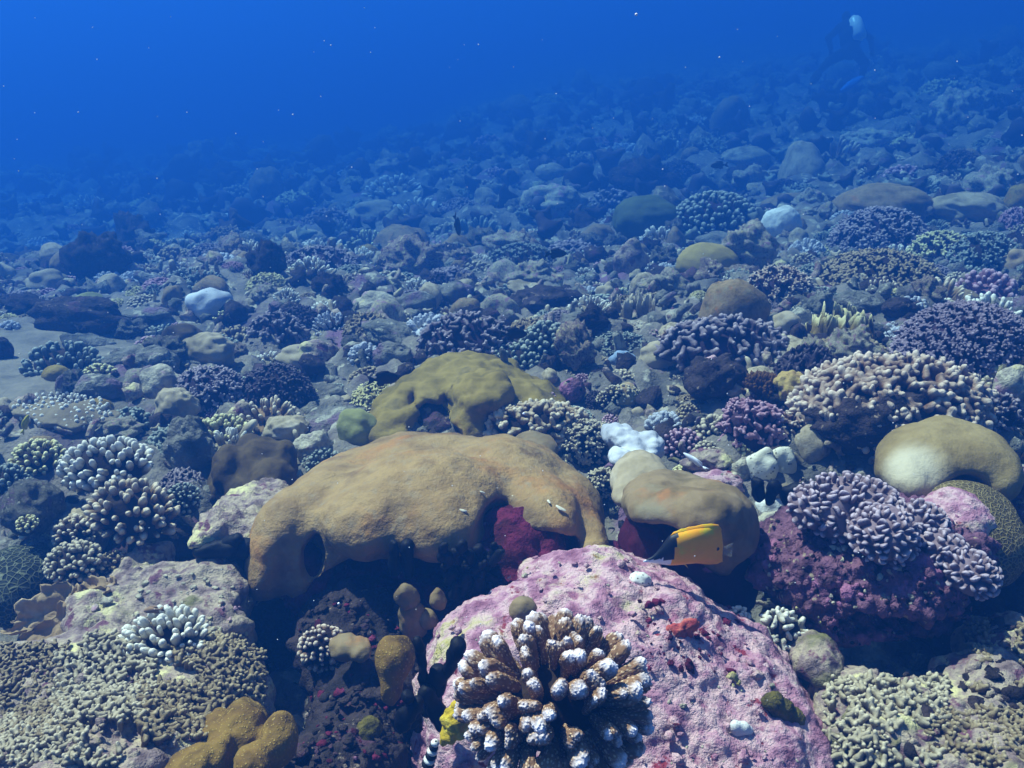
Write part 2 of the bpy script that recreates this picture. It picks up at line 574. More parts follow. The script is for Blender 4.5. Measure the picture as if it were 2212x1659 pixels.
def rock_np(seed=0, sub=26, amp=0.3, fine=0.13):
    V, F = dome_np(seed, nu=sub * 2, nv=sub, flat=0.62, lump=amp * 0.7, fine=fine, under=0.42, cell=0.16, cell_s=0.17)
    return V, F

def plate_np(seed=0, nr=9, na=44, thick=0.05, droop=0.12, wav=0.18, squash=0.8, ruffle=0.04):
    """thin table / plate, unit diameter, top near z = 0"""
    rs = np.random.default_rng(seed)
    a = np.linspace(0, 2 * math.pi, na, endpoint=False); r = np.linspace(0.02, 1, nr)
    ph = rs.uniform(0, 6.28, 5)
    edge = 0.5 * (1 + wav * (0.5 * np.sin(2 * a + ph[0]) + 0.4 * np.sin(3 * a + ph[1]) + 0.35 * np.sin(5 * a + ph[2]) + 0.25 * np.sin(9 * a + ph[3]) + 0.15 * np.sin(14 * a + ph[4])))
    Rg, Ag = np.meshgrid(r, a, indexing='ij'); E = Rg * edge[None, :]
    x = E * np.cos(Ag); y = E * np.sin(Ag) * squash
    P = np.stack([x, y, np.zeros_like(x)], -1).reshape(-1, 3)
    z = (-droop * Rg ** 2 * (0.5 + 0.5 * np.sin(Ag + ph[1]))).ravel() + ruffle * fbm(P * 5 + seed, 3, seed) * (0.3 + Rg.ravel())
    top = np.stack([x.ravel(), y.ravel(), z + thick * 0.5], -1)
    bot = np.stack([x.ravel() * 0.97, y.ravel() * 0.97, z - thick * (0.5 + 1.6 * (1 - Rg.ravel()) ** 2)], -1)
    n = nr * na
    i = np.arange(nr - 1)[:, None] * na + np.arange(na)[None, :]; j = np.arange(nr - 1)[:, None] * na + (np.arange(na)[None, :] + 1) % na
    Ft = np.stack([i, i + na, j + na, j], -1).reshape(-1, 4)
    Fb = Ft[:, ::-1] + n
    e0 = (nr - 1) * na + np.arange(na); e1 = (nr - 1) * na + (np.arange(na) + 1) % na
    Fe = np.stack([e0, e0 + n, e1 + n, e1], -1)
    c0 = np.arange(na); c1 = (np.arange(na) + 1) % na
    V = np.concatenate([top, bot])
    return V, np.concatenate([Ft, Fb, Fe])

def blade_np(seed=0, nu=14, nv=8, curl=0.5, thick=0.06, flare=0.25, ruff=0.12):
    """upright leaf-like coral blade, unit width and height, standing on z = 0"""
    rs = np.random.default_rng(seed)
    u = np.linspace(-0.5, 0.5, nu); v = np.linspace(0, 1, nv)
    Ug, Vg = np.meshgrid(u, v)
    wtop = 0.55 + 0.45 * Vg
    hh = (1 - 0.8 * (2 * Ug) ** 4) * (1 + 0.25 * np.sin(Ug * 9 + rs.uniform(0, 6)) + 0.12 * np.sin(Ug * 23 + rs.uniform(0, 6)))
    x = Ug * wtop; z = Vg * np.maximum(hh, 0.15)
    y = curl * (x * x) * 1.6 + flare * Vg ** 2 + ruff * Vg * np.sin(Ug * 13 + rs.uniform(0, 6))
    P = np.stack([x, y, z], -1).reshape(-1, 3)
    t = (thick * (1 - 0.55 * Vg)).reshape(-1)
    A = P.copy(); B = P.copy(); A[:, 1] -= t / 2; B[:, 1] += t / 2
    n = nu * nv
    i = np.arange(nv - 1)[:, None] * nu + np.arange(nu - 1)[None, :]
    Fa = np.stack([i, i + 1, i + nu + 1, i + nu], -1).reshape(-1, 4)
    rim = list(range(0, nu)) + [k * nu + nu - 1 for k in range(1, nv)] + [(nv - 1) * nu + k for k in range(nu - 2, -1, -1)] + [k * nu for k in range(nv - 2, 0, -1)]
    rim = np.array(rim); r2 = np.roll(rim, -1)
    Fr = np.stack([rim, rim + n, r2 + n, r2], -1)
    return np.concatenate([A, B]), np.concatenate([Fa, Fa[:, ::-1] + n, Fr])

MESH = {}
def cached(key, fn, m):
    k = key
    if k not in MESH:
        V, F = fn(); MESH[k] = mesh_np(key.split('|')[0], V, F, m, hgt=V[:, 2])
    return MESH[k]

NPC = {}
def npc(key, fn):
    if key not in NPC: NPC[key] = fn()
    return NPC[key]

BR = {
    'finger': lambda i: finger_np(0.19, 9, 7, 0.14, i),
    'stub': lambda i: finger_np(0.34, 9, 5, 0.10, i + 40, tipr=0.95),
    'thin': lambda i: finger_np(0.13, 7, 6, 0.2, i + 80),
    'fork': lambda i: fork_np(0.2, i, 0.09, 2 + i % 2),
    'bushy': lambda i: fork_np(0.17, i + 30, 0.095, 4, 0.36),
    'tuft': lambda i: fork_np(0.18, i + 30, 0.14, 3, 0.36),
    'wart': lambda i: wart_np(0.25, i, 0.025, 1 + i % 3, 0.022, 230),
    'ridge': lambda i: ridge_np(i),
    'knob': lambda i: finger_np(0.46, 8, 3, 0.05, i + 120, tipr=0.95),
}
def ridge_np(i):
    V, F = finger_np(0.36, 10, 4, 0.05, i + 200, tipr=0.95)
    V[:, 0] *= 1.2 + 1.1 * ((i * 37) % 10) / 10
    V[:, 1] += 0.25 * np.sin(V[:, 0] * 2.5 + i)
    return V, F

def surf_points(n, cov, seed, jit=0.35):
    """roughly even unit directions with z above cov"""
    rs = np.random.default_rng(seed)
    N = int(n * 2 / (1 - cov)); k = np.arange(N) + 0.5
    z = 1 - 2 * k / N; a = 2.399963 * k
    s = math.sqrt(4 * math.pi / N) * jit
    r = np.sqrt(1 - z * z)
    D = np.stack([r * np.cos(a), r * np.sin(a), z], -1) + rs.normal(0, s, (N, 3))
    D /= np.linalg.norm(D, axis=1, keepdims=True)
    return D[D[:, 2] > cov]

def colony(name, label, loc, rad, m_br, m_core, kind='finger', n=60, blen=0.06, bwid=1.0, up=0.5, cov=-0.05, tilt=(0, 0, 0), variants=6, parts=True,
           cat='coral', group=None, seed=0, lenvar=0.25, core=0.78, core_lump=0.08, part='branch', bend_out=0.0, core_part='base', sink=0.35, flatcut=None, core_flat=None):
    """branching colony: a core with branches standing off it. rad = half-axes of the envelope, loc = base centre on the ground"""
    rad = np.asarray(rad, float)
    root = thing(name, label, cat, tuple(loc), 0, group)
    T = np.array(Matrix.Rotation(tilt[2], 3, 'Z') @ Matrix.Rotation(tilt[1], 3, 'Y') @ Matrix.Rotation(tilt[0], 3, 'X'))
    V, F = npc(f'core{seed % 4}', lambda: dome_np(seed % 4 + 60, 40, 22, 0.6667, 0.035, 0.03, 0.42, 0.04, 0.15))
    V = V.copy(); V[:, 2] -= 0.5
    V = V * 2 * core * (rad - 0.0) @ T.T
    c = np.array([0, 0, rad[2] * 0.15])
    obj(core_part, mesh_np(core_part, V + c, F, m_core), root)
    D = surf_points(n, cov, seed)
    rs = np.random.default_rng(seed + 5)
    mats = []; pick = []
    for d in D:
        p = d * rad
        if flatcut is not None and p[2] > flatcut * rad[2]:
            p[2] = flatcut * rad[2]
        nrm = d / rad; nrm /= np.linalg.norm(nrm)
        dr = nrm * (1 - up) + np.array([0, 0, 1]) * up
        dr = dr / np.linalg.norm(dr) + rs.normal(0, 0.10, 3)
        dr /= np.linalg.norm(dr)
        L = blen * (1 + rs.uniform(-lenvar, lenvar))
        p = T @ p + c; dr = T @ dr
        p = p - dr * L * (1 - sink)
        mats.append(m4(basis(dr, rs.uniform(0, 6.28)), (L * bwid * rs.uniform(0.85, 1.15), L * bwid * rs.uniform(0.85, 1.15), L), p))
        pick.append(int(rs.integers(variants)))
    if parts:
        for M, b in zip(mats[:300], pick):
            o = bpy.data.objects.new(part, cached(f'{part}|{kind}{b}', lambda: BR[kind](b), m_br))
            COL.objects.link(o); o.parent = root; o.matrix_basis = Matrix(M.tolist()); paint(o, m_br)
        rest = mats[300:]; rp = pick[300:]
    else:
        rest = mats; rp = pick
    if rest:
        bases = [npc(f'{kind}{b}', lambda: BR[kind](b)) for b in range(variants)]
        Vj, Fj = stamp(bases, rest, rp)
        hz = np.concatenate([bases[b][0][:, 2] for b in rp])
        o = obj(part + '_cover', mesh_np(part + '_cover', Vj, Fj, m_br, hgt=hz), root); o['kind'] = 'stuff'
    return root

def single(name, label, V, F, m, loc, scale=1.0, rotz=0.0, rot=None, cat='coral', group=None):
    o = obj(name, mesh_np(name, V, F, m), None, tuple(loc), rot or (0, 0, rotz), scale)
    return tag(o, label, cat, group)

def E(px, py, y, rx, rz, ry, rot=(0, 0, 0)):
    """ellipsoid given by the photo pixel of its centre, forward distance, half sizes in pixels across / up and metres in depth"""
    c = W(px, py, y); s = cdepth(c) / FPX
    return ell(c, (rx * s, ry, rz * s), rot)

def hero(root, name, ops, h, m, amps=(), seed=0):
    """solid modelled in place; vertices stored relative to the thing's base"""
    V, F = nets(ops, h)
    if amps: V = rough_up(V, F, amps, seed)
    base = np.array(root.location) if root is not None else np.zeros(3)
    return obj(name, mesh_np(name, V - base, F, m), root)

def joined_knobs(root, name, pts, nrm, m, kind='knob', size=0.012, seed=0, variants=5, part_limit=0, tallness=1.3):
    """many little knobs standing on given surface points"""
    rs = np.random.default_rng(seed); mats = []; pick = []
    base = np.array(root.location)
    for p, d in zip(pts, nrm):
        s = size * rs.uniform(0.7, 1.3)
        dr = d + rs.normal(0, 0.15, 3); dr /= np.linalg.norm(dr)
        mats.append(m4(basis(dr, rs.uniform(0, 6)), (s, s, s * tallness), p - base - dr * s * (0.5 if kind == 'knob' else 0.15))); pick.append(int(rs.integers(variants)))
    for M, b in zip(mats[:part_limit], pick):
        o = bpy.data.objects.new(name, cached(f'{name}|{kind}{b}', lambda: BR[kind](b), m))
        COL.objects.link(o); o.parent = root; o.matrix_basis = Matrix(M.tolist()); paint(o, m)
    if len(mats) > part_limit:
        bases = [npc(f'{kind}{b}', lambda: BR[kind](b)) for b in range(variants)]
        V, F = stamp(bases, mats[part_limit:], pick[part_limit:])
        hz = np.concatenate([bases[b][0][:, 2] for b in pick[part_limit:]])
        o = obj(name + '_cover', mesh_np(name + '_cover', V, F, m, hgt=hz), root); o['kind'] = 'stuff'
# ------------------------------------------------------------------ materials of the reef
m_tan = mat('tan_coral_skin', ['#6c5534', '#8a6e44', '#9a7e50', '#785f3c'], s=6, alt='#a46c34', alt_s=3.2, alt_cut=(0.50, 0.76), alt2='#8e7a5a', alt2_s=38, alt2_cut=(0.48, 0.8), bump=0.6, bs=60, bdist=0.012, rough=0.7)
m_olive = mat('olive_coral_skin', ['#5e4f22', '#786428', '#8a7436', '#66562c'], s=6, alt='#94702c', alt_s=4, bump=0.5, bs=30, bdist=0.012)
m_brown = mat('brown_coral_skin', ['#5c4d30', '#746040', '#857050', '#6b5a3c'], s=7, alt='#93643a', alt_s=6, alt_cut=(0.55, 0.75), alt2='#7d7258', alt2_s=9, alt2_cut=(0.5, 0.75), bump=0.3, bs=30, bdist=0.012)
m_pale = mat('pale_coral_skin', ['#786a50', '#948466', '#a49478', '#86785c'], s=6, bump=0.3, bs=26, bdist=0.012, alt='#c7bda8', alt_cut=(0.56, 0.75))
m_bleach = mat('bleached_coral', ['#98989c', '#b4b4b6', '#c8c8c8'], s=7, bump=0.4, bs=30, bdist=0.01, alt='#a096a4', alt_cut=(0.6, 0.75))
m_darkbrown = mat('dark_brown_coral', ['#2c2312', '#40331c', '#544426', '#382c18'], s=7, bump=0.4, bs=30, bdist=0.012)
m_gold = mat('golden_brown_coral', ['#5e461c', '#7c6028', '#6e5222', '#503c16'], s=9, bump=0.5, bs=60, bdist=0.01, dots=('#94783c', 130, 0.26), alt='#a08040', alt_cut=(0.58, 0.75))
m_pink = mat('pink_crust', ['#825264', '#ac7a8a', '#caa6a4', '#945e70'], s=17, alt='#cdb89e', alt_s=6, alt_cut=(0.54, 0.66), alt2='#82303c', alt2_s=24, alt2_cut=(0.62, 0.68), alt3=('#a89a58', 6, 0.60, 0.68), dots=('#4a2c34', 40, 0.06), bump=0.9, bs=65, bdist=0.018)
m_pink2 = mat('pink_cream_crust', ['#5c4a48', '#84706a', '#a8967e', '#6c5658'], s=18, alt3=('#6c6640', 5, 0.56, 0.68), alt='#c9bc88', alt_s=8, alt_cut=(0.55, 0.64), alt2='#6a4550', alt2_s=14, bump=0.9, bs=50, bdist=0.016)
m_maroon = mat('maroon_crust', ['#2c0a14', '#4a1224', '#641e38', '#380c1a'], s=9, alt='#7c3450', alt_s=8, alt_cut=(0.56, 0.66), alt2='#94687a', alt2_s=20, alt2_cut=(0.64, 0.70), bump=0.9, bs=50, bdist=0.014)
m_purple = mat('purple_crust', ['#3a2630', '#5e3e4c', '#785262', '#4a303c'], s=22, alt='#96607a', alt_s=5, alt_cut=(0.56, 0.62), alt2='#94826c', alt2_s=34, alt2_cut=(0.61, 0.66), bump=1.0, bs=45, bdist=0.02, dots=('#120a10', 30, 0.17))
m_cream = mat('cream_rock', ['#6c655a', '#958c78', '#b2a88e', '#7e7268'], s=16, alt='#bfae6e', alt_s=6, alt_cut=(0.57, 0.66), alt2='#a07c88', alt2_s=9, alt2_cut=(0.56, 0.64), bump=0.9, bs=45, bdist=0.016)
m_grey = mat('grey_rock', ['#45443e', '#6a675c', '#807a6c', '#545048'], s=7, alt='#755e6c', alt_s=5, alt2='#a29c88', alt2_s=13, bump=1.0, bs=55, bdist=0.022)
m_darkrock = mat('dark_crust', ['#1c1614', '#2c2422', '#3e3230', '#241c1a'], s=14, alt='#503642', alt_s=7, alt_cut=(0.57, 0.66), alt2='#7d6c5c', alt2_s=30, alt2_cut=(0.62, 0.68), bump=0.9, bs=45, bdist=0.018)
m_wart = mat('warty_brown_branch', ['#6a4c36', '#7e5e44', '#8a6a50'], s=4, dots=('#c0a486', 9.5, 0.33), tip=('#e2d8dc', 0.88, 1.10), bump=0.25, bs=20, bdist=0.02)
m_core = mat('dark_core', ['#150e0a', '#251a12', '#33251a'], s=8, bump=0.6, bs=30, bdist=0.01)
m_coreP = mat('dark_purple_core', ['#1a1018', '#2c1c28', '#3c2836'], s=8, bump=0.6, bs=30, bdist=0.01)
m_tanbr = mat('tan_branch', ['#6b5236', '#856a48', '#77603e'], s=3, tip=('#d3c2a4', 0.55, 1.0), bump=0.3, bs=9, bdist=0.05)
m_whitebr = mat('white_tipped_branch', ['#6a5c44', '#86785c', '#786a50'], s=3, tip=('#dcd6c4', 0.4, 0.95), bump=0.3, bs=9, bdist=0.05)
m_pinkbr = mat('pinkish_tan_branch', ['#5e4434', '#7a5c48', '#6c503e'], s=3, tip=('#d8c4ac', 0.6, 1.05), bump=0.3, bs=9, bdist=0.05)
m_purbr = mat('purple_branch', ['#3a2e36', '#52444a', '#463a40'], s=3, tip=('#b0a0a0', 0.55, 1.05), bump=0.3, bs=9, bdist=0.05)
m_mauvebr = mat('mauve_pink_branch', ['#6c4854', '#8a626e', '#785460'], s=3, tip=('#c4a0a8', 0.6, 1.05), bump=0.3, bs=9, bdist=0.05)
m_lav = mat('lavender_ridge', ['#65545a', '#806c70', '#725f65'], s=3, tip=('#bcaab0', 0.55, 1.1), bump=0.3, bs=9, bdist=0.05)
m_greybr = mat('grey_green_branch', ['#4e5048', '#676a5e', '#5a5c52'], s=3, tip=('#a4a898', 0.6, 1.05), bump=0.3, bs=9, bdist=0.05)
m_yelbr = mat('yellow_green_branch', ['#77683a', '#94854c', '#867640'], s=3, tip=('#d8cf9a', 0.55, 1.0), bump=0.3, bs=9, bdist=0.05)
m_knob = mat('tan_knob', ['#4e3f2c', '#6a573c', '#5c4a34'], s=4, tip=('#ac9a78', 0.55, 1.05), bump=0.3, bs=9, bdist=0.05)
m_knobp = mat('pale_knob', ['#675a46', '#82745a', '#746650'], s=4, tip=('#c4b698', 0.5, 1.05), bump=0.3, bs=9, bdist=0.05)
m_black = mat('black_sponge', ['#070709', '#0d0d10', '#131216'], s=20, bump=0.5, bs=60, bdist=0.004, rough=0.6)
m_leaf = mat('tan_leaf_coral', ['#80684c', '#a08664', '#8c7456'], s=7, bump=0.4, bs=40, bdist=0.008, alt='#c0a888', alt_cut=(0.58, 0.72))
m_fire = mat('yellow_leaf_coral', ['#5e4c22', '#7c6630', '#8a763e'], s=4, tip=('#c8bc8a', 0.7, 1.1), bump=0.4, bs=20, bdist=0.02)
m_turf = mat('olive_turf', ['#3a3412', '#5c5220', '#76682c'], s=30, bump=1.0, bs=120, bdist=0.01)
m_yellow = mat('yellow_sponge', ['#8a7414', '#b89a22', '#cdb84a'], s=30, bump=0.8, bs=70, bdist=0.01, alt='#e0d8a0', alt_cut=(0.6, 0.7))
m_white = mat('white_crust', ['#b8b4ac', '#d2cec4', '#dedad2'], s=12, bump=0.6, bs=50, bdist=0.01)
m_spotw = mat('spotted_white_coral', ['#b8b098', '#cfc8b0', '#d8d2c0'], s=8, dots=('#6c6450', 65, 0.20), bump=0.4, bs=40, bdist=0.01)
m_spotl = mat('small_spotted_coral', ['#c4c0b4', '#d6d2c8'], s=8, dots=('#4c483c', 120, 0.2), bump=0.4, bs=40, bdist=0.006)
m_honey = mat('honeycomb_coral', ['#1c2018', '#2a2e22'], s=10, cells=(70, 1.6, '#6c6d54'), bump=0.8, bs=50, bdist=0.012)
m_maze = mat('fine_celled_coral', ['#40361a', '#554824'], s=10, cells=(85, 1.2, '#8a7a50'), bump=0.6, bs=60, bdist=0.008)
m_bush = mat('brown_algae', ['#2a1a08', '#40290f', '#4c3214'], s=5, bump=0, tip=('#6a4a20', 0.7, 1.1))

# ------------------------------------------------------------------ big tan dome coral in the middle
b = W(940, 1290, 2.35)
R1 = thing('dome_coral', 'big smooth tan dome coral over a ragged maroon underside', 'coral', tuple(b))
tan_ops = [('u', E(925, 1170, 2.42, 300, 226, 0.40), 0.05),
           ('u', E(1120, 1150, 2.40, 170, 175, 0.34), 0.05),
           ('u', E(720, 1150, 2.28, 120, 150, 0.24, (0, 0.25, 0)), 0.06),
           ('u', E(600, 1180, 2.16, 58, 122, 0.13, (0, 0.35, 0)), 0.05),
           ('u', E(1230, 1140, 2.32, 75, 105, 0.2), 0.05),
           ('u', E(920, 1085, 2.18, 175, 92, 0.18), 0.06),
           ('u', E(1080, 1050, 2.34, 130, 80, 0.22), 0.03),
           ('u', E(790, 1130, 2.10, 95, 70, 0.12), 0.04),
           ('u', E(960, 1140, 2.05, 90, 62, 0.10), 0.05),
           ('u', E(1180, 1110, 2.18, 80, 60, 0.14), 0.04),
           ('u', E(1275, 1175, 2.15, 42, 52, 0.10), 0.03),
           ('s', E(900, 1345, 2.00, 270, 132, 0.34), 0.02),
           ('s', E(1078, 1170, 1.98, 54, 54, 0.18), 0.015),
           ('s', E(1170, 1238, 2.00, 88, 76, 0.26), 0.015),
           ('s', E(668, 1222, 2.03, 20, 56, 0.12, (0, 0.15, 0)), 0.012)]
hero(R1, 'skin', tan_ops, 0.0078, m_tan, [(0.20, 0.014), (-0.11, 0.014), (0.05, 0.004), (-0.035, 0.004)], 2)
hero(R1, 'dead_base', [('u', E(900, 1262, 2.27, 275, 112, 0.27), 0.05), ('u', E(1110, 1190, 2.13, 130, 92, 0.20), 0.04), ('u', E(665, 1225, 2.19, 70, 85, 0.13), 0.04), ('u', E(1230, 1230, 2.20, 110, 70, 0.16), 0.04)],
     0.010, m_maroon, [(0.09, 0.03), (-0.03, 0.02), (0.02, 0.008)], 4)
# pale scars along its lower edge
m_scar = mat('white_scar', ['#c2b89c', '#d8d0ba'], s=40, bump=0.5, bs=80, bdist=0.005)
for px, py, w, hh, a in ((1000, 1105, 4, 12, 0.9), (1110, 1070, 4, 9, -0.6), (1210, 1100, 5, 17, 0.5), (1185, 1085, 3, 9, 0.3), (1040, 1065, 3, 9, 0.6)):
    y0 = None
    d = ray(px, py); t = np.linspace(1.7, 3.2, 1200); Pq = CAMP + t[:, None] * d
    k = int(np.argmax(sdf_eval(tan_ops, Pq) < 0))
    p = Pq[k]; s = px2m(1, p)
    q6 = np.array([p + np.eye(3)[j] * 0.004 * sg for j in range(3) for sg in (1, -1)]); v6 = sdf_eval(tan_ops, q6); nn = np.array([v6[0] - v6[1], v6[2] - v6[3], v6[4] - v6[5]]); nn /= np.linalg.norm(nn)
    V, F = lathe([(0.02, -1), (0.7, -0.7), (1, 0), (0.7, 0.7), (0.02, 1)], 12)
    V = V[:, [0, 2, 1]] * np.array([w * s, hh * s * 0.8, 1.6 * s]); V[:, :2] *= (1 + 0.3 * vnoise(V * 300, 3))[:, None]
    o = obj('scar', mesh_np('scar', V @ basis(nn, a).T, F[:, ::-1], m_scar), R1, tuple(p - b + nn * 0.003))

# ------------------------------------------------------------------ olive dome behind it
b = W(1010, 960, 3.25)
R2 = thing('dome_coral', 'olive dome coral with a dark torn hollow behind the tan dome', 'coral', tuple(b))
ol_ops = [('u', E(1010, 940, 3.25, 205, 165, 0.42), 0.05), ('u', E(880, 930, 3.12, 85, 95, 0.24), 0.05), ('u', E(1140, 920, 3.15, 110, 95, 0.25), 0.05),
          ('u', E(1045, 850, 3.02, 60, 40, 0.14), 0.02), ('u', E(855, 930, 2.98, 50, 40, 0.12), 0.03), ('u', E(1010, 930, 2.97, 60, 60, 0.12), 0.04),
          ('s', E(925, 918, 2.93, 42, 32, 0.20), 0.012), ('s', E(960, 892, 2.93, 18, 18, 0.17), 0.012), ('s', E(882, 893, 2.93, 13, 15, 0.18), 0.01), ('s', E(978, 932, 2.9, 20, 15, 0.18), 0.01)]
hero(R2, 'skin', ol_ops, 0.0095, m_olive, [(0.2, 0.022), (-0.075, 0.028), (0.05, 0.008), (-0.035, 0.008)], 6)
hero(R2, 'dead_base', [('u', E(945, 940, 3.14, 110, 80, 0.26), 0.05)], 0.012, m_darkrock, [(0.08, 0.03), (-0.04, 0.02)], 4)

# ------------------------------------------------------------------ brown coral behind the yellow fish
b = W(1490, 1290, 2.12)
R3 = thing('dome_coral', 'brown dome coral on a smooth maroon foot behind the yellow fish', 'coral', tuple(b))
hero(R3, 'skin', [('u', E(1480, 1105, 2.14, 125, 66, 0.17, (0, 0.10, 0)), 0.04), ('u', E(1560, 1140, 2.08, 72, 95, 0.13, (0, -0.1, 0)), 0.05), ('u', E(1400, 1090, 2.10, 55, 40, 0.12), 0.04), ('u', E(1500, 1110, 2.00, 90, 50, 0.08), 0.05),
                  ('s', E(1440, 1215, 1.95, 110, 86, 0.2), 0.012), ('s', E(1650, 1280, 1.95, 70, 75, 0.3), 0.012)],
     0.0065, m_brown, [(0.09, 0.012), (0.03, 0.004), (-0.05, 0.006)], 9)
hero(R3, 'dead_base', [('u', E(1500, 1240, 2.12, 135, 130, 0.13), 0.05), ('u', E(1400, 1170, 2.10, 60, 70, 0.10), 0.05)], 0.009,
     mat('deep_maroon_crust', ['#2c0612', '#3c0a1a', '#4c1024'], s=8, alt2='#8a4a64', alt2_s=14, alt2_cut=(0.66, 0.72), bump=0.6, bs=50, bdist=0.008), [(0.08, 0.014), (0.02, 0.005)], 14)

# ------------------------------------------------------------------ pink boulder in front
b = W(1340, 1700, 1.72)
R5 = thing('pink_boulder', 'large rounded boulder crusted pink and cream under the warty coral', 'boulder', tuple(b))
pink_ops = [('u', E(1290, 1560, 1.80, 330, 355, 0.36), 0.08), ('u', E(1530, 1600, 1.74, 235, 255, 0.32, (0, 0.35, 0)), 0.08), ('u', E(1650, 1720, 1.60, 170, 190, 0.24), 0.06),
            ('u', E(1060, 1560, 1.72, 170, 240, 0.26), 0.08), ('u', E(1250, 1330, 1.86, 150, 110, 0.20), 0.06), ('u', E(1400, 1700, 1.55, 300, 160, 0.24), 0.08)]
hero(R5, 'rock', pink_ops, 0.0062, m_pink, [(0.12, 0.020), (-0.07, 0.018), (0.03, 0.009), (-0.018, 0.007)], 21)
def on_surface(ops, px, py, t0=1.2, t1=3.4, n=1800):
    p, ok = trace(ops, np.array([px]), np.array([py]), t0)
    return p[0] if ok[0] else None
def trace(ops, px, py, t0=1.2):
    """sphere-trace many sight lines against a solid"""
    D = cF[None] + cX[None] * ((px - PW / 2) / FPX)[:, None] - cU[None] * ((py - PH / 2) / FPX)[:, None]
    L = np.linalg.norm(D, axis=1); t = np.full(len(D), t0)
    for _ in range(36):
        v = sdf_eval(ops, CAMP + t[:, None] * D); t = np.clip(t + 0.8 * v / L, t0, 4.5)
    P = CAMP + t[:, None] * D
    return P, sdf_eval(ops, P) < 0.004
def sdf_normal(ops, p, e=0.004):
    q = np.array([p + np.eye(3)[k] * e * sg for k in range(3) for sg in (1, -1)]); v = sdf_eval(ops, q)
    n = np.array([v[0] - v[1], v[2] - v[3], v[4] - v[5]]); return n / np.linalg.norm(n)

# purple dark rock face beside the pink boulder, falling into the crevice
b = W(830, 1700, 1.75)
R5b = thing('reef_rock', 'dark purple crusted rock face in the crevice beside the pink boulder', 'rock', tuple(b))
crev_ops = [('u', E(820, 1600, 1.78, 150, 190, 0.20), 0.06), ('u', E(790, 1390, 2.02, 150, 120, 0.2), 0.06), ('u', E(730, 1700, 1.55, 140, 120, 0.15), 0.05)]
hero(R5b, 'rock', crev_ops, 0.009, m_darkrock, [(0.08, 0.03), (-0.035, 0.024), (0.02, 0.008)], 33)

# ------------------------------------------------------------------ warty white-tipped coral in front
c = W(1195, 1535, 1.34); s = px2m(1, c)
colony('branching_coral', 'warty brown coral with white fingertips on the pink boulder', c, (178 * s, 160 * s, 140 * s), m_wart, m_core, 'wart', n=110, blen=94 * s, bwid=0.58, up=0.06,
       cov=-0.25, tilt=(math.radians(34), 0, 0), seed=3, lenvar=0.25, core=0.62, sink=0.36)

# ------------------------------------------------------------------ lumps behind the brown coral
b = W(1390, 1060, 2.3)
t = thing('lobed_coral', 'pale tan lumpy coral touching the back of the brown dome', 'coral', tuple(b))
hero(t, 'skin', [('u', E(1385, 1020, 2.34, 55, 45, 0.09), 0.03), ('u', E(1345, 1045, 2.30, 28, 34, 0.07), 0.03), ('u', E(1425, 1050, 2.26, 38, 28, 0.07), 0.03), ('u', E(1360, 1070, 2.24, 32, 24, 0.06), 0.03)], 0.006, m_pale, [(0.06, 0.008), (0.02, 0.003)], 3)
b = W(1370, 985, 2.55)
t = thing('lobed_coral', 'bleached white lumpy coral above the pale tan lumps', 'coral', tuple(b))
hero(t, 'skin', [('u', E(1345, 945, 2.62, 36, 24, 0.06, (0, 0.5, 0)), 0.02), ('u', E(1408, 962, 2.58, 26, 26, 0.06), 0.015), ('u', E(1370, 960, 2.58, 24, 26, 0.06), 0.02), ('u', E(1340, 990, 2.50, 26, 18, 0.05), 0.02), ('u', E(1385, 1000, 2.48, 34, 20, 0.05), 0.02), ('u', E(1322, 935, 2.66, 22, 16, 0.05), 0.02)],
     0.005, m_bleach, [(0.04, 0.009), (-0.035, 0.014), (0.015, 0.003)], 3)
b = W(1160, 985, 2.62)
t = thing('knob_coral', 'small round tan coral knob behind the tan dome shoulder', 'coral', tuple(b))
hero(t, 'skin', [('u', E(1160, 968, 2.62, 44, 28, 0.08), 0.02), ('u', E(1140, 960, 2.64, 28, 20, 0.06), 0.02)], 0.007, m_brown, [(0.05, 0.008)], 3)

# ------------------------------------------------------------------ purple pitted rock with lavender ridged coral
b = W(1860, 1400, 1.95)
t = thing('purple_boulder', 'pitted purple boulder under the lavender ridged coral', 'boulder', tuple(b))
pur_ops = [('u', E(1790, 1220, 2.04, 165, 115, 0.19), 0.06), ('u', E(1930, 1270, 1.96, 150, 105, 0.18), 0.06), ('u', E(1960, 1240, 1.90, 82, 62, 0.10), 0.03), ('u', E(1850, 1310, 1.92, 110, 65, 0.12), 0.04), ('u', E(1990, 1170, 2.12, 150, 90, 0.18), 0.05),
           ('s', E(1990, 1420, 1.75, 190, 75, 0.22), 0.02)]
hero(t, 'rock', pur_ops, 0.0068, m_purple, [(0.09, 0.022), (-0.03, 0.028), (0.02, 0.010), (-0.014, 0.006)], 41)
b = W(1860, 1180, 1.93)
t = thing('ridged_coral', 'lavender coral of folded knobbly plates on the pitted purple boulder', 'coral', tuple(b))
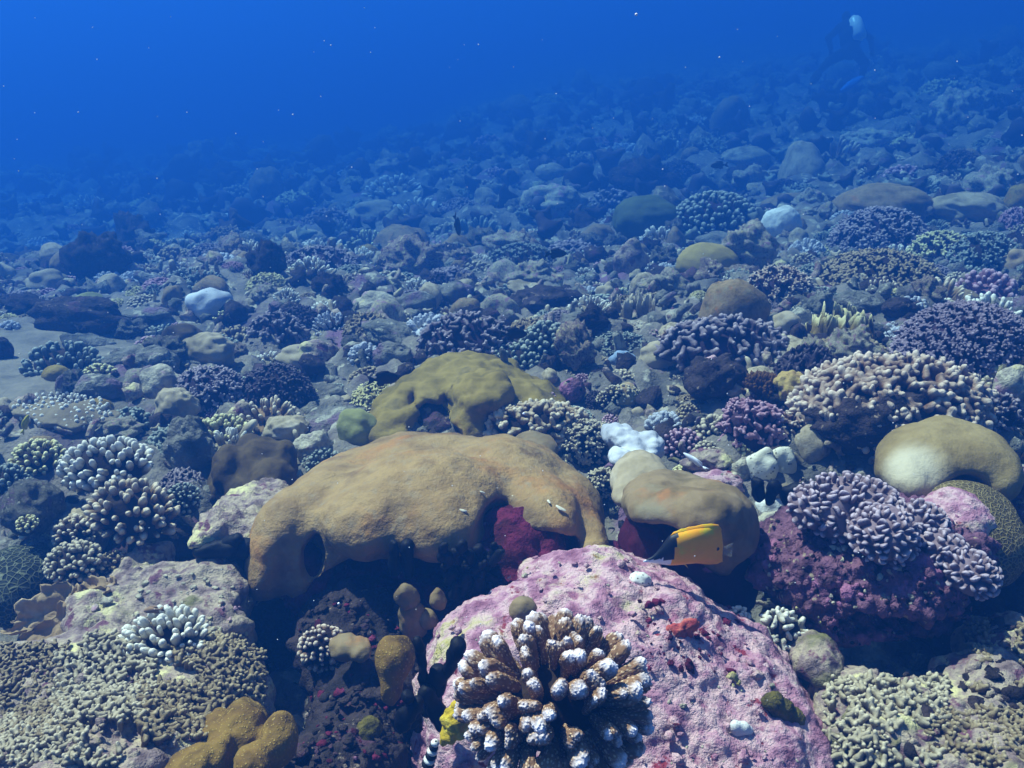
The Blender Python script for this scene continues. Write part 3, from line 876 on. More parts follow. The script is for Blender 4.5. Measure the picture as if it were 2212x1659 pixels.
for k, (px, py, y, rx, rz, ry, ti, n) in enumerate(((1835, 1105, 2.02, 120, 74, 0.10, 0.15, 150), (1905, 1160, 1.90, 72, 62, 0.07, 0.1, 100), (1745, 1100, 2.00, 36, 42, 0.06, -0.3, 34), (1985, 1130, 1.98, 62, 42, 0.06, 0.3, 60), (2040, 1195, 1.90, 60, 40, 0.06, 0.5, 60), (2095, 1240, 1.84, 58, 44, 0.06, 0.3, 60))):
    c = W(px, py, y); s = px2m(1, c)
    V, F = npc(f'plate_core{k % 3}', lambda: dome_np(70 + k % 3, 40, 22, 0.6667, 0.08, 0.03, 0.49))
    V = (V - np.array([0, 0, 0.5])) * 2 * np.array([rx * s, ry, rz * s]) * 0.93
    Rm = np.array(Matrix.Rotation(ti, 3, 'Y'))
    pl = obj('plate', mesh_np('plate', V @ Rm.T, F, m_lav), t, tuple(c - b))
    D = surf_points(n * 2, -0.9, 40 + k, 0.25)
    D = D[(D @ np.array([0, -0.75, 0.55])) > -0.05][:n]
    rs = np.random.default_rng(k)
    for d in D:
        p = Rm @ (d * np.array([rx * s, ry, rz * s])); nn = d / np.array([rx, ry / s, rz]); nn = Rm @ (nn / np.linalg.norm(nn))
        L = 13 * s * rs.uniform(0.8, 1.3); bq = int(rs.integers(8))
        sp = Vector(nn).to_track_quat('Z', 'X').to_matrix() @ Matrix.Rotation(1.57 + rs.normal(0, 0.35), 3, 'Z')
        o = bpy.data.objects.new('ridge', cached(f'ridge|ridge{bq}', lambda: BR['ridge'](bq), m_lav)); COL.objects.link(o); o.parent = pl; paint(o, m_lav)
        o.matrix_basis = Matrix(m4(np.array(sp), (L, L, L * 1.25), p - nn * L * 0.55).tolist())

# ------------------------------------------------------------------ pale dome and celled disc at the right
b = W(2040, 1085, 2.35)
t = thing('dome_coral', 'pale brown hump-backed dome coral with a paler flank', 'coral', tuple(b))
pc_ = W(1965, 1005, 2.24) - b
m_humps = mat('pale_flank_coral', ['#665430', '#806c42', '#907c50', '#746240'], s=5, bump=0.4, bs=50, bdist=0.012, rnd=False, patch=('#b4a88c', tuple(float(v) for v in pc_), 0.085, 9))  # paler ragged patch centred on one flank of the dome
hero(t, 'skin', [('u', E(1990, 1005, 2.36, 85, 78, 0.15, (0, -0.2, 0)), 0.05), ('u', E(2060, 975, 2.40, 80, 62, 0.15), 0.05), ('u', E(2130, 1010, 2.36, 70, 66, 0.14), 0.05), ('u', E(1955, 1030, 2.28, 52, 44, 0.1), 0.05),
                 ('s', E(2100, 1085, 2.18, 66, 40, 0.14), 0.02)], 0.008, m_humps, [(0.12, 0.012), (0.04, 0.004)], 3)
hero(t, 'dead_base', [('u', E(2090, 1060, 2.40, 100, 60, 0.13), 0.04), ('u', E(2180, 1110, 2.32, 50, 80, 0.12), 0.04)], 0.012, m_purple, [(0.08, 0.02), (-0.03, 0.014)], 7)
b = W(2085, 1220, 2.08)
t = thing('celled_coral', 'olive fine-celled coral mound with a bare pink patch beside the lavender coral', 'coral', tuple(b))
hero(t, 'skin', [('u', E(2090, 1150, 2.16, 122, 98, 0.16, (0.2, 0.35, 0)), 0.04), ('s', E(2045, 1125, 1.95, 58, 44, 0.11), 0.012)], 0.007, m_maze, [(0.1, 0.01)], 3)
hero(t, 'bare_patch', [('u', E(2060, 1130, 2.12, 80, 70, 0.10), 0.03)], 0.010, m_pink, [(0.05, 0.010), (0.02, 0.004)], 5)
b = W(2160, 1300, 2.2)
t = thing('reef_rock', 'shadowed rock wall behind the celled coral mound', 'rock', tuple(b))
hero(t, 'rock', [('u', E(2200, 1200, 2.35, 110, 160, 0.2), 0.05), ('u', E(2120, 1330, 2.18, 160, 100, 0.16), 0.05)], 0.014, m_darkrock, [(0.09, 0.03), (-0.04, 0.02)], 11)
# ------------------------------------------------------------------ left foreground
def px_thing(name, label, px, py, y, cat='coral', group=None):
    return thing(name, label, cat, tuple(W(px, py, y)), 0, group)

t = px_thing('reef_rock', 'pinkish cream ledge jutting out beside the end of the tan dome', 500, 1200, 2.25, 'rock')
hero(t, 'rock', [('u', E(540, 1110, 2.36, 95, 46, 0.14, (0, -0.35, 0)), 0.04), ('u', E(480, 1135, 2.22, 50, 36, 0.09), 0.03), ('u', E(440, 1160, 2.16, 26, 20, 0.05), 0.02), ('u', E(540, 1150, 2.2, 45, 40, 0.08), 0.02)],
     0.007, m_pink2, [(0.06, 0.02), (-0.025, 0.014), (0.012, 0.004)], 8)
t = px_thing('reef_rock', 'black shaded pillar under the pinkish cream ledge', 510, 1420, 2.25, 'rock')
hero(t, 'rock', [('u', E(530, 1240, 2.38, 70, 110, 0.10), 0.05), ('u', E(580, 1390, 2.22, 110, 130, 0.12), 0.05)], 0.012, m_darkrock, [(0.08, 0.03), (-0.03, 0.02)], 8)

# dark brown lobed coral
t = px_thing('lobed_coral', 'dark brown lobed coral above the pinkish ledge', 545, 1090, 2.62)
hero(t, 'skin', [('u', E(545, 1040, 2.72, 92, 72, 0.15), 0.03), ('u', E(495, 1015, 2.62, 38, 52, 0.09), 0.02), ('u', E(560, 985, 2.66, 40, 36, 0.09), 0.02), ('u', E(610, 1000, 2.66, 34, 44, 0.09), 0.02), ('u', E(585, 1040, 2.56, 50, 50, 0.08), 0.02), ('u', E(520, 1060, 2.56, 40, 40, 0.07), 0.02), ('u', E(540, 965, 2.72, 26, 22, 0.07), 0.015)],
     0.008, m_darkbrown, [(0.07, 0.012), (0.025, 0.005)], 12)

# two-tier finger coral
c = W(232, 1020, 2.45); s = px2m(1, c)
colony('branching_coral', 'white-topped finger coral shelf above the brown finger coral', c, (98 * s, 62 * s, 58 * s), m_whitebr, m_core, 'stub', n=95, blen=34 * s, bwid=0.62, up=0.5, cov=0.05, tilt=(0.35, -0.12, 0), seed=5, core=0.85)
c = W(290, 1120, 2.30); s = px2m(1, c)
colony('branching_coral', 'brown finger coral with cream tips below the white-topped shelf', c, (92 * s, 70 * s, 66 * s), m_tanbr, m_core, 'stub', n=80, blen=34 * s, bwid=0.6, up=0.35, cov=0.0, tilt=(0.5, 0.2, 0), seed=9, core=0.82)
t = px_thing('reef_rock', 'shaded rock stump carrying the two finger corals', 270, 1240, 2.4, 'rock')
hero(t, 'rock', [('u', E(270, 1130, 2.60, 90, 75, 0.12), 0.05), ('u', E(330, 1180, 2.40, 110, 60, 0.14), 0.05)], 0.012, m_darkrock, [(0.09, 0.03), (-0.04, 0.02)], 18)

# cream rock slabs on the left
t = px_thing('reef_rock', 'cream and yellow rock slab with sharp sunlit edge beside the crevice', 400, 1400, 1.9, 'rock')
slab_ops = [('u', E(400, 1320, 2.02, 140, 72, 0.16, (0.1, -0.12, 0)), 0.03), ('u', E(300, 1250, 2.18, 60, 55, 0.14), 0.03), ('u', E(480, 1360, 1.92, 60, 60, 0.10), 0.03), ('u', E(250, 1330, 2.0, 80, 50, 0.12), 0.03)]
hero(t, 'rock', slab_ops, 0.0075, m_pink2, [(0.10, 0.035), (-0.05, 0.03), (0.02, 0.008)], 25)
t = px_thing('reef_rock', 'broad pale rock bank under knobbly coral crusts and golden lobes', 200, 1690, 1.6, 'rock')
bank_ops = [('u', E(230, 1520, 1.78, 250, 150, 0.22, (0.0, -0.15, 0)), 0.06), ('u', E(430, 1540, 1.72, 150, 130, 0.18), 0.06), ('u', E(40, 1560, 1.72, 190, 150, 0.2), 0.06), ('u', E(130, 1680, 1.45, 260, 110, 0.18, (0, -0.2, 0)), 0.06), ('u', E(420, 1690, 1.48, 120, 90, 0.15), 0.05)]
hero(t, 'rock', bank_ops, 0.0095, m_pink2, [(0.12, 0.03), (-0.05, 0.02), (0.03, 0.008)], 27)

def crust(label, ops, box, n, size, m, seed, parts=0, name='knobbly_coral', gap=0.5, kind='fork', tall=1.3):
    """knobs growing over the visible face of a rock: box = pixel rectangle"""
    rs = np.random.default_rng(seed); pts = []; nr = []
    x0, y0, x1, y1 = box
    PX = rs.uniform(x0, x1, n * 10); PY = rs.uniform(y0, y1, n * 10)
    keep = vnoise(np.stack([PX / 70.0, PY / 70.0, np.full(n * 10, float(seed))], -1), seed) >= gap - 0.9
    Pa, ok = trace(ops, PX[keep], PY[keep])
    for p in Pa[ok]:
        if len(pts) >= n: break
        if pts and np.min(np.sum((np.array(pts) - p) ** 2, 1)) < (px2m(size * 0.62, p)) ** 2: continue
        pts.append(p); nr.append(sdf_normal(ops, p) * 0.7 + np.array([0, -0.1, 0.45]))
    pts = np.array(pts)
    t = thing(name, label, 'coral', tuple(pts[np.argmin(pts[:, 2])]))
    joined_knobs(t, 'knob', pts, nr, m, kind, px2m(size * 1.7, pts[0]), seed, part_limit=parts, tallness=1.15)
    return t
crust('tan knobbly coral crust spilling down beside the white finger coral', bank_ops, (330, 1330, 560, 1500), 330, 15, m_knob, 2, 200, tall=1.7)
crust('pale knobbly coral crust across the broad bank above the golden lobes', bank_ops, (120, 1380, 340, 1560), 320, 15, m_knobp, 3, 280, tall=1.6)
crust('grey-green knobbly coral crust at the far beside the bank', bank_ops, (0, 1400, 150, 1600), 300, 14, m_knob, 4, 280, tall=1.5)
crust('cream knobbly coral crust at the foot of the broad bank', bank_ops, (0, 1560, 260, 1659), 260, 16, m_knobp, 5, 260, tall=1.4)
crust('brown knobbly coral crust over the golden lobes', bank_ops, (300, 1480, 560, 1610), 250, 16, m_knob, 6, 250, tall=1.6)

p = on_surface(bank_ops + slab_ops, 350, 1400); s = px2m(1, p)
colony('branching_coral', 'bright white finger coral on the broad crusted bank', p + np.array([0, 0.02, -10 * s]), (88 * s, 70 * s, 52 * s), m_whitebr, m_core, 'finger', n=110, blen=50 * s, bwid=0.85, up=0.32, cov=0.08, tilt=(0.5, -0.15, 0), seed=15, core=0.78, lenvar=0.3)

# wavy leaf coral
t = px_thing('leaf_coral', 'tan wavy leaf coral with upturned rim beside the cream slab', 150, 1350, 1.98)
bb = np.array(t.location)
for k, (px, py, y, w, hh, a, tl) in enumerate(((95, 1330, 2.0, 150, 62, 0.3, 0.55), (160, 1310, 2.04, 150, 66, 0.1, 0.65), (215, 1285, 2.06, 120, 80, -0.4, 0.6), (130, 1350, 1.95, 120, 44, 0.9, 0.5))):
    q = W(px, py, y); s = px2m(1, q)
    V, F = plate_np(k + 5, 14, 64, 0.07, -0.15, 0.45, 0.55, 0.16)
    obj('leaf', mesh_np('leaf', V * w * s, F, m_leaf), t, tuple(q - bb), (tl, -0.35, a))
hero(t, 'base', [('u', E(160, 1365, 2.04, 85, 34, 0.09), 0.03)], 0.010, m_leaf, [(0.05, 0.012)], 4)
# honeycomb coral
t = px_thing('honeycomb_coral', 'dark honeycomb coral with open cells beside the wavy leaf coral', 45, 1320, 2.1)
hero(t, 'skin', [('u', E(40, 1260, 2.2, 92, 74, 0.14), 0.04)], 0.009, m_honey, [(0.1, 0.012)], 3)
def put_colony(label, px, py, y, rx, rz, ry, mb, mc, kind, n, blen, bwid=0.8, up=0.4, cov=0.0, tilt=(0.3, 0, 0), seed=0, name='branching_coral', group=None, parts=True, **kw):
    q = W(px, py, y) if y else hit(px, py); s = px2m(1, q)
    return colony(name, label, q, (rx * s, ry * s, rz * s), mb, mc, kind, n=n, blen=blen * s, bwid=bwid, up=up, cov=cov, tilt=tilt, seed=seed, group=group, parts=parts, **kw)
put_colony('bluish grey knobbly coral cushion beside the honeycomb coral', 165, 1225, 2.15, 62, 42, 50, m_knobp, m_core, 'stub', 110, 16, 0.9, 0.2, 0.0, (0.5, 0, 0), 21, 'knobbly_coral')
put_colony('small grey knobbly coral beside the bluish cushion', 250, 1220, 2.2, 32, 22, 28, m_knob, m_core, 'stub', 60, 12, 0.9, 0.2, 0.0, (0.5, 0, 0), 22, 'knobbly_coral')
V, F = dome_np(31, 60, 30, 0.62, 0.08, 0.03, 0.3, 0.05, 0.1)
for (lab, px, py, w, m, sq) in (('pale rounded boulder coral with patchy cells beside the finger corals', 75, 1130, 125, m_grey, 0.9), ('lavender grey lump beside the patchy boulder coral', 125, 1175, 90, m_pink2, 0.8), ('whitish rounded rock at the foot of the brown finger coral', 180, 1190, 120, m_pale, 0.7)):
    q = W(px, py, 2.35); s = px2m(w, q); single('boulder_coral', lab, V, F, m, q - np.array([0, 0, s * 0.1]), s, random.uniform(0, 6))
put_colony('small yellow-green knob coral tuft below the patchy boulder coral', 60, 1135, 2.25, 22, 16, 20, m_yelbr, m_core, 'stub', 40, 12, 0.9, 0.3, 0, (0.4, 0, 0), 24, 'knobbly_coral')
put_colony('tan knobbly coral growing beside the finger coral stump', 165, 1160, 2.3, 45, 36, 40, m_tanbr, m_core, 'stub', 60, 18, 0.8, 0.3, 0, (0.4, 0, 0), 25, 'knobbly_coral')
put_colony('grey-green finger coral clump beside the white-topped shelf', 85, 1000, 2.6, 55, 38, 50, m_yelbr, m_core, 'stub', 85, 18, 0.8, 0.35, 0, (0.3, 0, 0), 26)
put_colony('dim green finger coral above the patchy boulder', 20, 1060, 2.5, 50, 50, 45, m_greybr, m_core, 'stub', 90, 17, 0.8, 0.35, 0, (0.3, 0, 0), 27)
put_colony('bluish knobbly coral beside the brown finger coral', 400, 1090, 2.42, 38, 42, 36, m_greybr, m_core, 'stub', 90, 11, 0.9, 0.3, 0, (0.4, 0, 0), 28, 'knobbly_coral')
put_colony('olive finger coral clump above the dark brown lobed coral', 480, 950, 2.95, 62, 38, 55, m_yelbr, m_core, 'stub', 90, 20, 0.75, 0.4, 0, (0.3, 0, 0), 29)

# golden lobes at the bottom edge
t = px_thing('lobed_coral', 'golden brown coral with smooth finger lobes at the foot of the bank', 500, 1670, 1.42)
hero(t, 'skin', [('u', E(520, 1590, 1.50, 62, 66, 0.08), 0.015), ('u', E(600, 1600, 1.46, 38, 52, 0.06), 0.012), ('u', E(470, 1630, 1.42, 30, 50, 0.05, (0, 0.5, 0)), 0.012), ('u', E(400, 1660, 1.38, 62, 26, 0.05, (0, -0.5, 0)), 0.012), ('u', E(545, 1650, 1.38, 40, 36, 0.05), 0.012), ('u', E(470, 1580, 1.54, 40, 40, 0.06), 0.015)],
     0.005, m_gold, [(0.04, 0.008), (0.015, 0.003)], 5)

# things in the crevice
q = W(700, 1410, 1.86); s = px2m(1, q)
colony('knobbly_coral', 'round brown coral ball of small knobs in the dark crevice', q, (50 * s, 44 * s, 62 * s), m_pinkbr, m_core, 'stub', n=120, blen=17 * s, bwid=0.9, up=0.1, cov=-0.6, tilt=(0.6, 0, 0), seed=31, core=0.92)
t = px_thing('knob_coral', 'grey-tan coral lump above the brown lump in the crevice', 760, 1425, 1.76)
hero(t, 'skin', [('u', E(745, 1395, 1.78, 32, 26, 0.04), 0.02), ('u', E(780, 1402, 1.76, 24, 18, 0.04), 0.02)], 0.0055, m_brown, [(0.03, 0.008), (0.012, 0.003)], 2)
t = px_thing('knob_coral', 'brown coral lump hanging beside the black sponge fingers', 850, 1520, 1.66)
hero(t, 'skin', [('u', E(850, 1420, 1.68, 44, 48, 0.05), 0.03), ('u', E(845, 1480, 1.66, 24, 44, 0.04), 0.02)], 0.0055, m_gold, [(0.03, 0.006)], 2)
for k, (px, py, w, hh, lab) in enumerate(((878, 1285, 26, 26, 'tallest pale grey coral nub in front of the tan dome underside'), (890, 1335, 30, 46, 'grey coral stub carrying the tallest pale nub'), (945, 1290, 14, 24, 'small half-shaded grey nub beside the black tuft'), (920, 1335, 20, 18, 'low grey nub at the edge of the pink boulder'))):
    t = px_thing('knob_coral', lab, px, py + hh, 1.90)
    hero(t, 'skin', [('u', E(px, py, 1.90, w, hh, 0.02), 0.02), ('u', E(px + 8, py + hh * 0.5, 1.90, w * 0.8, hh * 0.6, 0.02), 0.02)], 0.0045, m_brown, [(0.03, 0.006), (0.010, 0.002)], k)
def fingers(name, label, segs, m, y, cat='sponge', r0=1.0, h=0.0045):
    px, py = segs[0][0], segs[0][1]
    t = px_thing(name, label, px, py, y, cat)
    for (x0, y0, x1, y1, r, dy) in segs:
        a = W(x0, y0, y + dy); c = W(x1, y1, y + dy - 0.01); s = px2m(1, a)
        V, F = nets([('u', cap(a, c, r * s, r * s * 0.85), 0.01)], max(h, r * s * 0.3))
        V = rough_up(V, F, [(0.02, 0.005), (0.045, 0.009)], int(x0))
        obj('lobe', mesh_np('lobe', V - np.array(t.location), F, m), t)
    return t
fingers('black_sponge', 'black sponge with two upright fingers beside the white-tipped coral', [(940, 1500, 990, 1395, 15, 0), (920, 1500, 905, 1385, 14, 0), (930, 1530, 945, 1450, 22, 0.01), (960, 1560, 925, 1500, 20, -0.01)], m_black, 1.50)
fingers('black_sponge', 'small pointed black sponge at the foot of the yellow sponge', [(890, 1560, 880, 1500, 14, 0), (870, 1560, 900, 1520, 18, 0), (905, 1575, 893, 1530, 12, 0.01)], m_black, 1.46)
fingers('black_sponge', 'pair of short black sponge tubes under the tan dome rim', [(852, 1235, 850, 1175, 11, 0), (882, 1240, 878, 1178, 12, 0)], m_black, 1.98)
t = fingers('black_sponge', 'bushy black tuft under the ragged hollow of the tan dome', [(960 + 14 * (k % 9) + random.uniform(-8, 8), 1200 + 16 * (k % 7) + random.uniform(-8, 8), 965 + 14 * (k % 9) + random.uniform(-14, 14), 1185 + 16 * (k % 7) + random.uniform(-10, 8), random.uniform(8, 15), random.uniform(-0.02, 0.02)) for k in range(40)], m_black, 1.94)
fingers('black_sponge', 'black lumpy sponge on the rim of the pinkish cream ledge', [(440, 1190, 500, 1180, 22, 0), (490, 1175, 510, 1165, 18, 0), (535, 1180, 520, 1190, 20, 0)], m_black, 2.12)

# things on the pink boulder
def on_pink(name, label, px, py, ops2, m, cat='coral', h=0.004, amps=((0.02, 0.003),), lift=0.0, seed=0):
    p = on_surface(pink_ops, px, py)
    t = thing(name, label, cat, tuple(p)); s = px2m(1, p)
    ops = [('u', ell(p + np.array([dx * s, 0.0, dz * s]) + np.array([0, dy, 0]), (rx * s, ry * s, rz * s)), 0.006) for dx, dz, rx, ry, rz, dy in ops2]
    hero(t, 'skin', ops, h, m, amps, seed); return t
on_pink('knob_coral', 'round grey-brown coral nub standing on the pink boulder', 1130, 1315, ((0, 0, 32, 28, 32, -0.008), (8, -18, 24, 22, 24, 0)), m_brown)
on_pink('spotted_coral', 'small white coral speckled with dark pits at the top of the pink boulder', 1385, 1252, ((-6, 2, 18, 20, 12, 0), (10, -4, 14, 16, 11, 0), (2, 8, 12, 12, 8, 0), (-16, -4, 9, 10, 8, 0)), m_spotl, amps=((0.012, 0.003), (-0.008, 0.002)))
on_pink('white_coral', 'small white creased coral bud low on the pink boulder', 1598, 1572, ((-10, 4, 14, 16, 16, 0), (8, 2, 14, 16, 15, 0), (0, -10, 18, 14, 10, 0), (20, -6, 9, 12, 9, 0)), m_white)
on_pink('turf_patch', 'olive brown turf patch on the flank of the pink boulder', 1690, 1535, ((-22, 22, 26, 20, 22, 0.0), (0, 0, 30, 20, 28, 0.0), (24, -22, 28, 20, 24, 0.0)), m_turf, 'algae', amps=((0.012, 0.004), (-0.008, 0.004)))
on_pink('red_sponge', 'dull red pimpled sponge patch in the middle of the pink boulder', 1465, 1370, ((0, 0, 34, 14, 22, 0.004), (24, 20, 20, 12, 16, 0.004), (-22, -12, 22, 12, 14, 0.004)), mat('red_pimpled_sponge', ['#8a3038', '#a84c44', '#b86a58'], s=60, bump=0.8, bs=90, bdist=0.008), 'sponge', amps=((-0.012, 0.008),))
t = px_thing('yellow_sponge', 'bright yellow crumbly sponge beside the white-tipped coral', 985, 1600, 1.42, 'sponge')
hero(t, 'skin', [('u', E(985, 1560, 1.42, 30, 42, 0.03), 0.02), ('u', E(1000, 1530, 1.42, 20, 18, 0.02), 0.01), ('u', E(965, 1590, 1.41, 16, 14, 0.02), 0.01)], 0.0042, m_yellow, [(-0.016, 0.012), (0.01, 0.004)], 3)
t = px_thing('turf_patch', 'small dark olive turf tuft on the crevice rock', 800, 1600, 1.60, 'algae')
hero(t, 'skin', [('u', E(798, 1580, 1.60, 28, 30, 0.03), 0.02)], 0.005, m_turf, [(-0.012, 0.008)], 3)
t = px_thing('striped_shell', 'black and white banded shell at the foot of the crevice', 930, 1655, 1.36, 'shell')
for k in range(6):
    q = W(925 + 3 * k, 1650 - 9 * k, 1.36); s = px2m(1, q); V, F = lathe([(0.3, -1), (1, -0.6), (1.05, 0), (0.95, 0.6), (0.3, 1)], 12)
    obj('whorl', mesh_np('whorl', V * np.array([14 - k, 14 - k, 6]) * s, F, m_white if k % 2 else m_black), t, tuple(q - np.array(t.location)), (0.2, 0.3, 0))

# small white branched coral beside the boulder ridge
put_colony('small white branched coral tucked between the pink and purple boulders', 1690, 1365, 1.86, 48, 36, 40, m_whitebr, m_core, 'fork', 26, 36, 0.9, 0.3, -0.1, (0.5, 0.4, 0), 41, lenvar=0.3)
put_colony('tiny white coral sprig on the ridge of the pink boulder', 1595, 1335, 1.9, 22, 18, 20, m_whitebr, m_core, 'stub', 24, 16, 0.9, 0.3, 0, (0.4, 0.2, 0), 42)
t = px_thing('reef_rock', 'small pitted pink rock below the small white branched coral', 1770, 1450, 1.74, 'rock')
hero(t, 'rock', [('u', E(1765, 1425, 1.78, 56, 38, 0.08), 0.03)], 0.007, m_pink2, [(0.05, 0.014), (-0.02, 0.008)], 3)
# bottom right bank
t = px_thing('reef_rock', 'pale rock bank under the tan knobbly coral below the purple boulder', 2000, 1720, 1.5, 'rock')
rb_ops = [('u', E(1960, 1610, 1.62, 200, 110, 0.18, (0, 0.2, 0)), 0.05), ('u', E(2160, 1570, 1.70, 150, 130, 0.18, (0, 0.4, 0)), 0.05), ('u', E(2200, 1440, 1.92, 100, 95, 0.18, (0, 0.4, 0)), 0.05), ('u', E(1850, 1560, 1.68, 90, 70, 0.12), 0.04), ('u', E(2190, 1680, 1.5, 180, 90, 0.16), 0.05)]
hero(t, 'rock', rb_ops, 0.009, m_pink2, [(0.1, 0.03), (-0.045, 0.02), (0.03, 0.008)], 47)
crust('tan knobbly coral crust on the bank below the purple boulder', rb_ops, (1790, 1480, 2040, 1659), 330, 18, m_knobp, 12, 290, tall=1.9, gap=0.25)
crust('brown knobbly coral crust beyond the tan crust on the bank below the purple boulder', rb_ops, (2000, 1540, 2212, 1659), 220, 16, m_knob, 13, 220, tall=1.5)
crust('dim knobbly coral crust on the shaded upper part of the bank below the purple boulder', rb_ops, (2100, 1350, 2212, 1500), 130, 14, m_knob, 14, 130, tall=1.5)
put_colony('small white round cluster coral on the bank below the purple boulder', 1970, 1525, 1.66, 38, 26, 32, m_bleach, m_core, 'stub', 60, 14, 1.0, 0.2, 0, (0.5, 0.3, 0), 43, 'knobbly_coral')
# ------------------------------------------------------------------ middle distance, colony by colony
FOOT = []     # (x, y, radius) taken ground
NAMED = []    # (x, y, label) of hand-placed colonies
def note(q, r, lab=None):
    FOOT.append((q[0], q[1], r))
    if lab and len(lab.split()) <= 10: NAMED.append((q[0], q[1], lab))

def br(label, px, py, w, h, mb, kind='fork', n=70, bl=None, bw=0.9, up=0.4, mc=None, seed=0, lift=0, name='branching_coral', cov=0.0, tilt=(0.15, 0, 0), group=None, core=0.75, dep=0.8, parts=True, cat='coral'):
    """px, py: bottom centre in the photo; w, h: size in photo pixels"""
    q = hit(px, py - 0.15 * h + lift); s = px2m(1, q)
    q = q + np.array([0, 0, lift * s])
    note(q, w * s * 0.5, label)
    return colony(name, label, q, (w * s * 0.5, w * s * 0.5 * dep, h * s * 0.72), mb, mc or m_core, kind, n=n, blen=(bl or w * 0.16) * s, bwid=bw, up=up, cov=cov, tilt=tilt, seed=seed, group=group, core=core, parts=parts, cat=cat)

DOMES = {}
def dm(label, px, py, w, h, m, seed=0, lump=0.07, fine=0.015, name='boulder_coral', cell=0.0, dep=0.8, lift=0, cat='coral', nu=64, nv=30, under=0.35, group=None, cell_s=0.2, rotz=None, tilt=0.0):
    q = hit(px, py - 0.12 * h + lift); s = px2m(1, q); q = q + np.array([0, 0, lift * s])
    note(q, w * s * 0.5, label)
    V, F = dome_np(seed, nu, nv, 0.6667, lump, fine, under, cell, cell_s)
    V = V / (V.max(0) - V.min(0)) * np.array([w * s, w * s * dep, h * s * 1.08])
    return single(name, label, V - np.array([0, 0, h * s * 0.12]), F, m, q, 1.0, 0, (0, tilt, 0), cat, group)

def lob(label, px, py, w, h, m, seed=0, n=9, name='lobed_coral', cat='coral', group=None, dep=0.8, res=0.06, lift=0, **kw):
    q = hit(px, py - 0.12 * h + lift); s = px2m(1, q); q = q + np.array([0, 0, lift * s])
    note(q, w * s * 0.5, label)
    V, F = lobes_np(n, seed, 1.0, 0.7, res, **kw)
    V = V / (V.max(0) - V.min(0)) * np.array([w * s, w * s * dep, h * s * 1.1])
    V[:, 2] -= V[:, 2].min() + h * s * 0.15
    return single(name, label, V, F, m, q, 1.0, random.uniform(-0.4, 0.4), None, cat, group)

def tab(label, px, py, w, m, seed=0, stalk=40, tilt=(0, 0, 0), squash=0.7, thick=0.06, name='plate_coral', fingers=None, group=None, droop=0.12):
    """flat plate seen at px, py with its stalk going down 'stalk' pixels"""
    q0 = hit(px, py + stalk); s = px2m(1, q0)
    note(q0, w * s * 0.45, label)
    t = thing(name, label, 'coral', tuple(q0), 0, group)
    V, F = plate_np(seed, 10, 48, thick, droop, 0.22, squash)
    p = obj('plate', mesh_np('plate', V * w * s, F, m), t, (0, 0, stalk * s * 0.95), tilt)
    V, F = finger_np(0.3, 10, 6, 0.1, seed)
    obj('stalk', mesh_np('stalk', V * np.array([w * s * 0.55, w * s * 0.5, stalk * s * 1.15]) - np.array([0, 0, stalk * s * 0.2]), F, m_grey), t)
    if fingers:
        mb, n, bl = fingers; rs = np.random.default_rng(seed)
        for k in range(n):
            a = 2.4 * k; r = 0.46 * math.sqrt((k + 0.5) / n) * w * s
            b_ = int(rs.integers(6)); L = bl * s * rs.uniform(0.7, 1.2)
            o = bpy.data.objects.new('branch', cached(f'branch|stub{b_}', lambda: BR['stub'](b_), mb)); COL.objects.link(o); o.parent = p; paint(o, mb)
            dr = np.array([0.5 * math.cos(a) * r / (w * s), 0.5 * math.sin(a) * r / (w * s), 1.0])
            o.matrix_basis = Matrix(m4(basis(dr / np.linalg.norm(dr), a), (L * 0.8, L * 0.8, L), (r * math.cos(a), r * math.sin(a) * squash, -0.01 - droop * w * s * (r / (w * s * 0.5)) ** 2 * 0.35)).tolist())
    return t

def leafy(label, px, py, w, h, m, n=14, seed=0, name='leaf_coral', ruff=0.1):
    q = hit(px, py - 0.1 * h); s = px2m(1, q); note(q, w * s * 0.5, label)
    t = thing(name, label, 'coral', tuple(q)); rs = np.random.default_rng(seed)
    V, F = dome_np(seed, 36, 18, 0.66, 0.15, 0.05, 0.4)
    obj('base', mesh_np('base', V * np.array([w * s * 0.8, w * s * 0.6, h * s * 0.5]) - np.array([0, 0, h * s * 0.1]), F, m), t)
    for k in range(n):
        a = 2.4 * k; r = 0.42 * math.sqrt((k + 0.5) / n)
        bq = k % 6
        V, F = npc(f'blade{bq}', lambda: blade_np(bq + 11, 12, 6, 0.4, 0.10, 0.15, ruff))
        me = cached(f'blade|b{bq}', lambda: (V, F), m)
        o = obj('blade', me, t, (r * w * s * math.cos(a), r * w * s * 0.7 * math.sin(a), h * s * 0.28 * (1 - 1.5 * r)), (rs.uniform(-0.3, 0.3), rs.uniform(-0.25, 0.25), a + 1.57 + rs.uniform(-0.5, 0.5)))
        paint(o, m)
        o.scale = (w * s * rs.uniform(0.22, 0.34), w * s * 0.25, h * s * rs.uniform(0.55, 0.85))
    return t

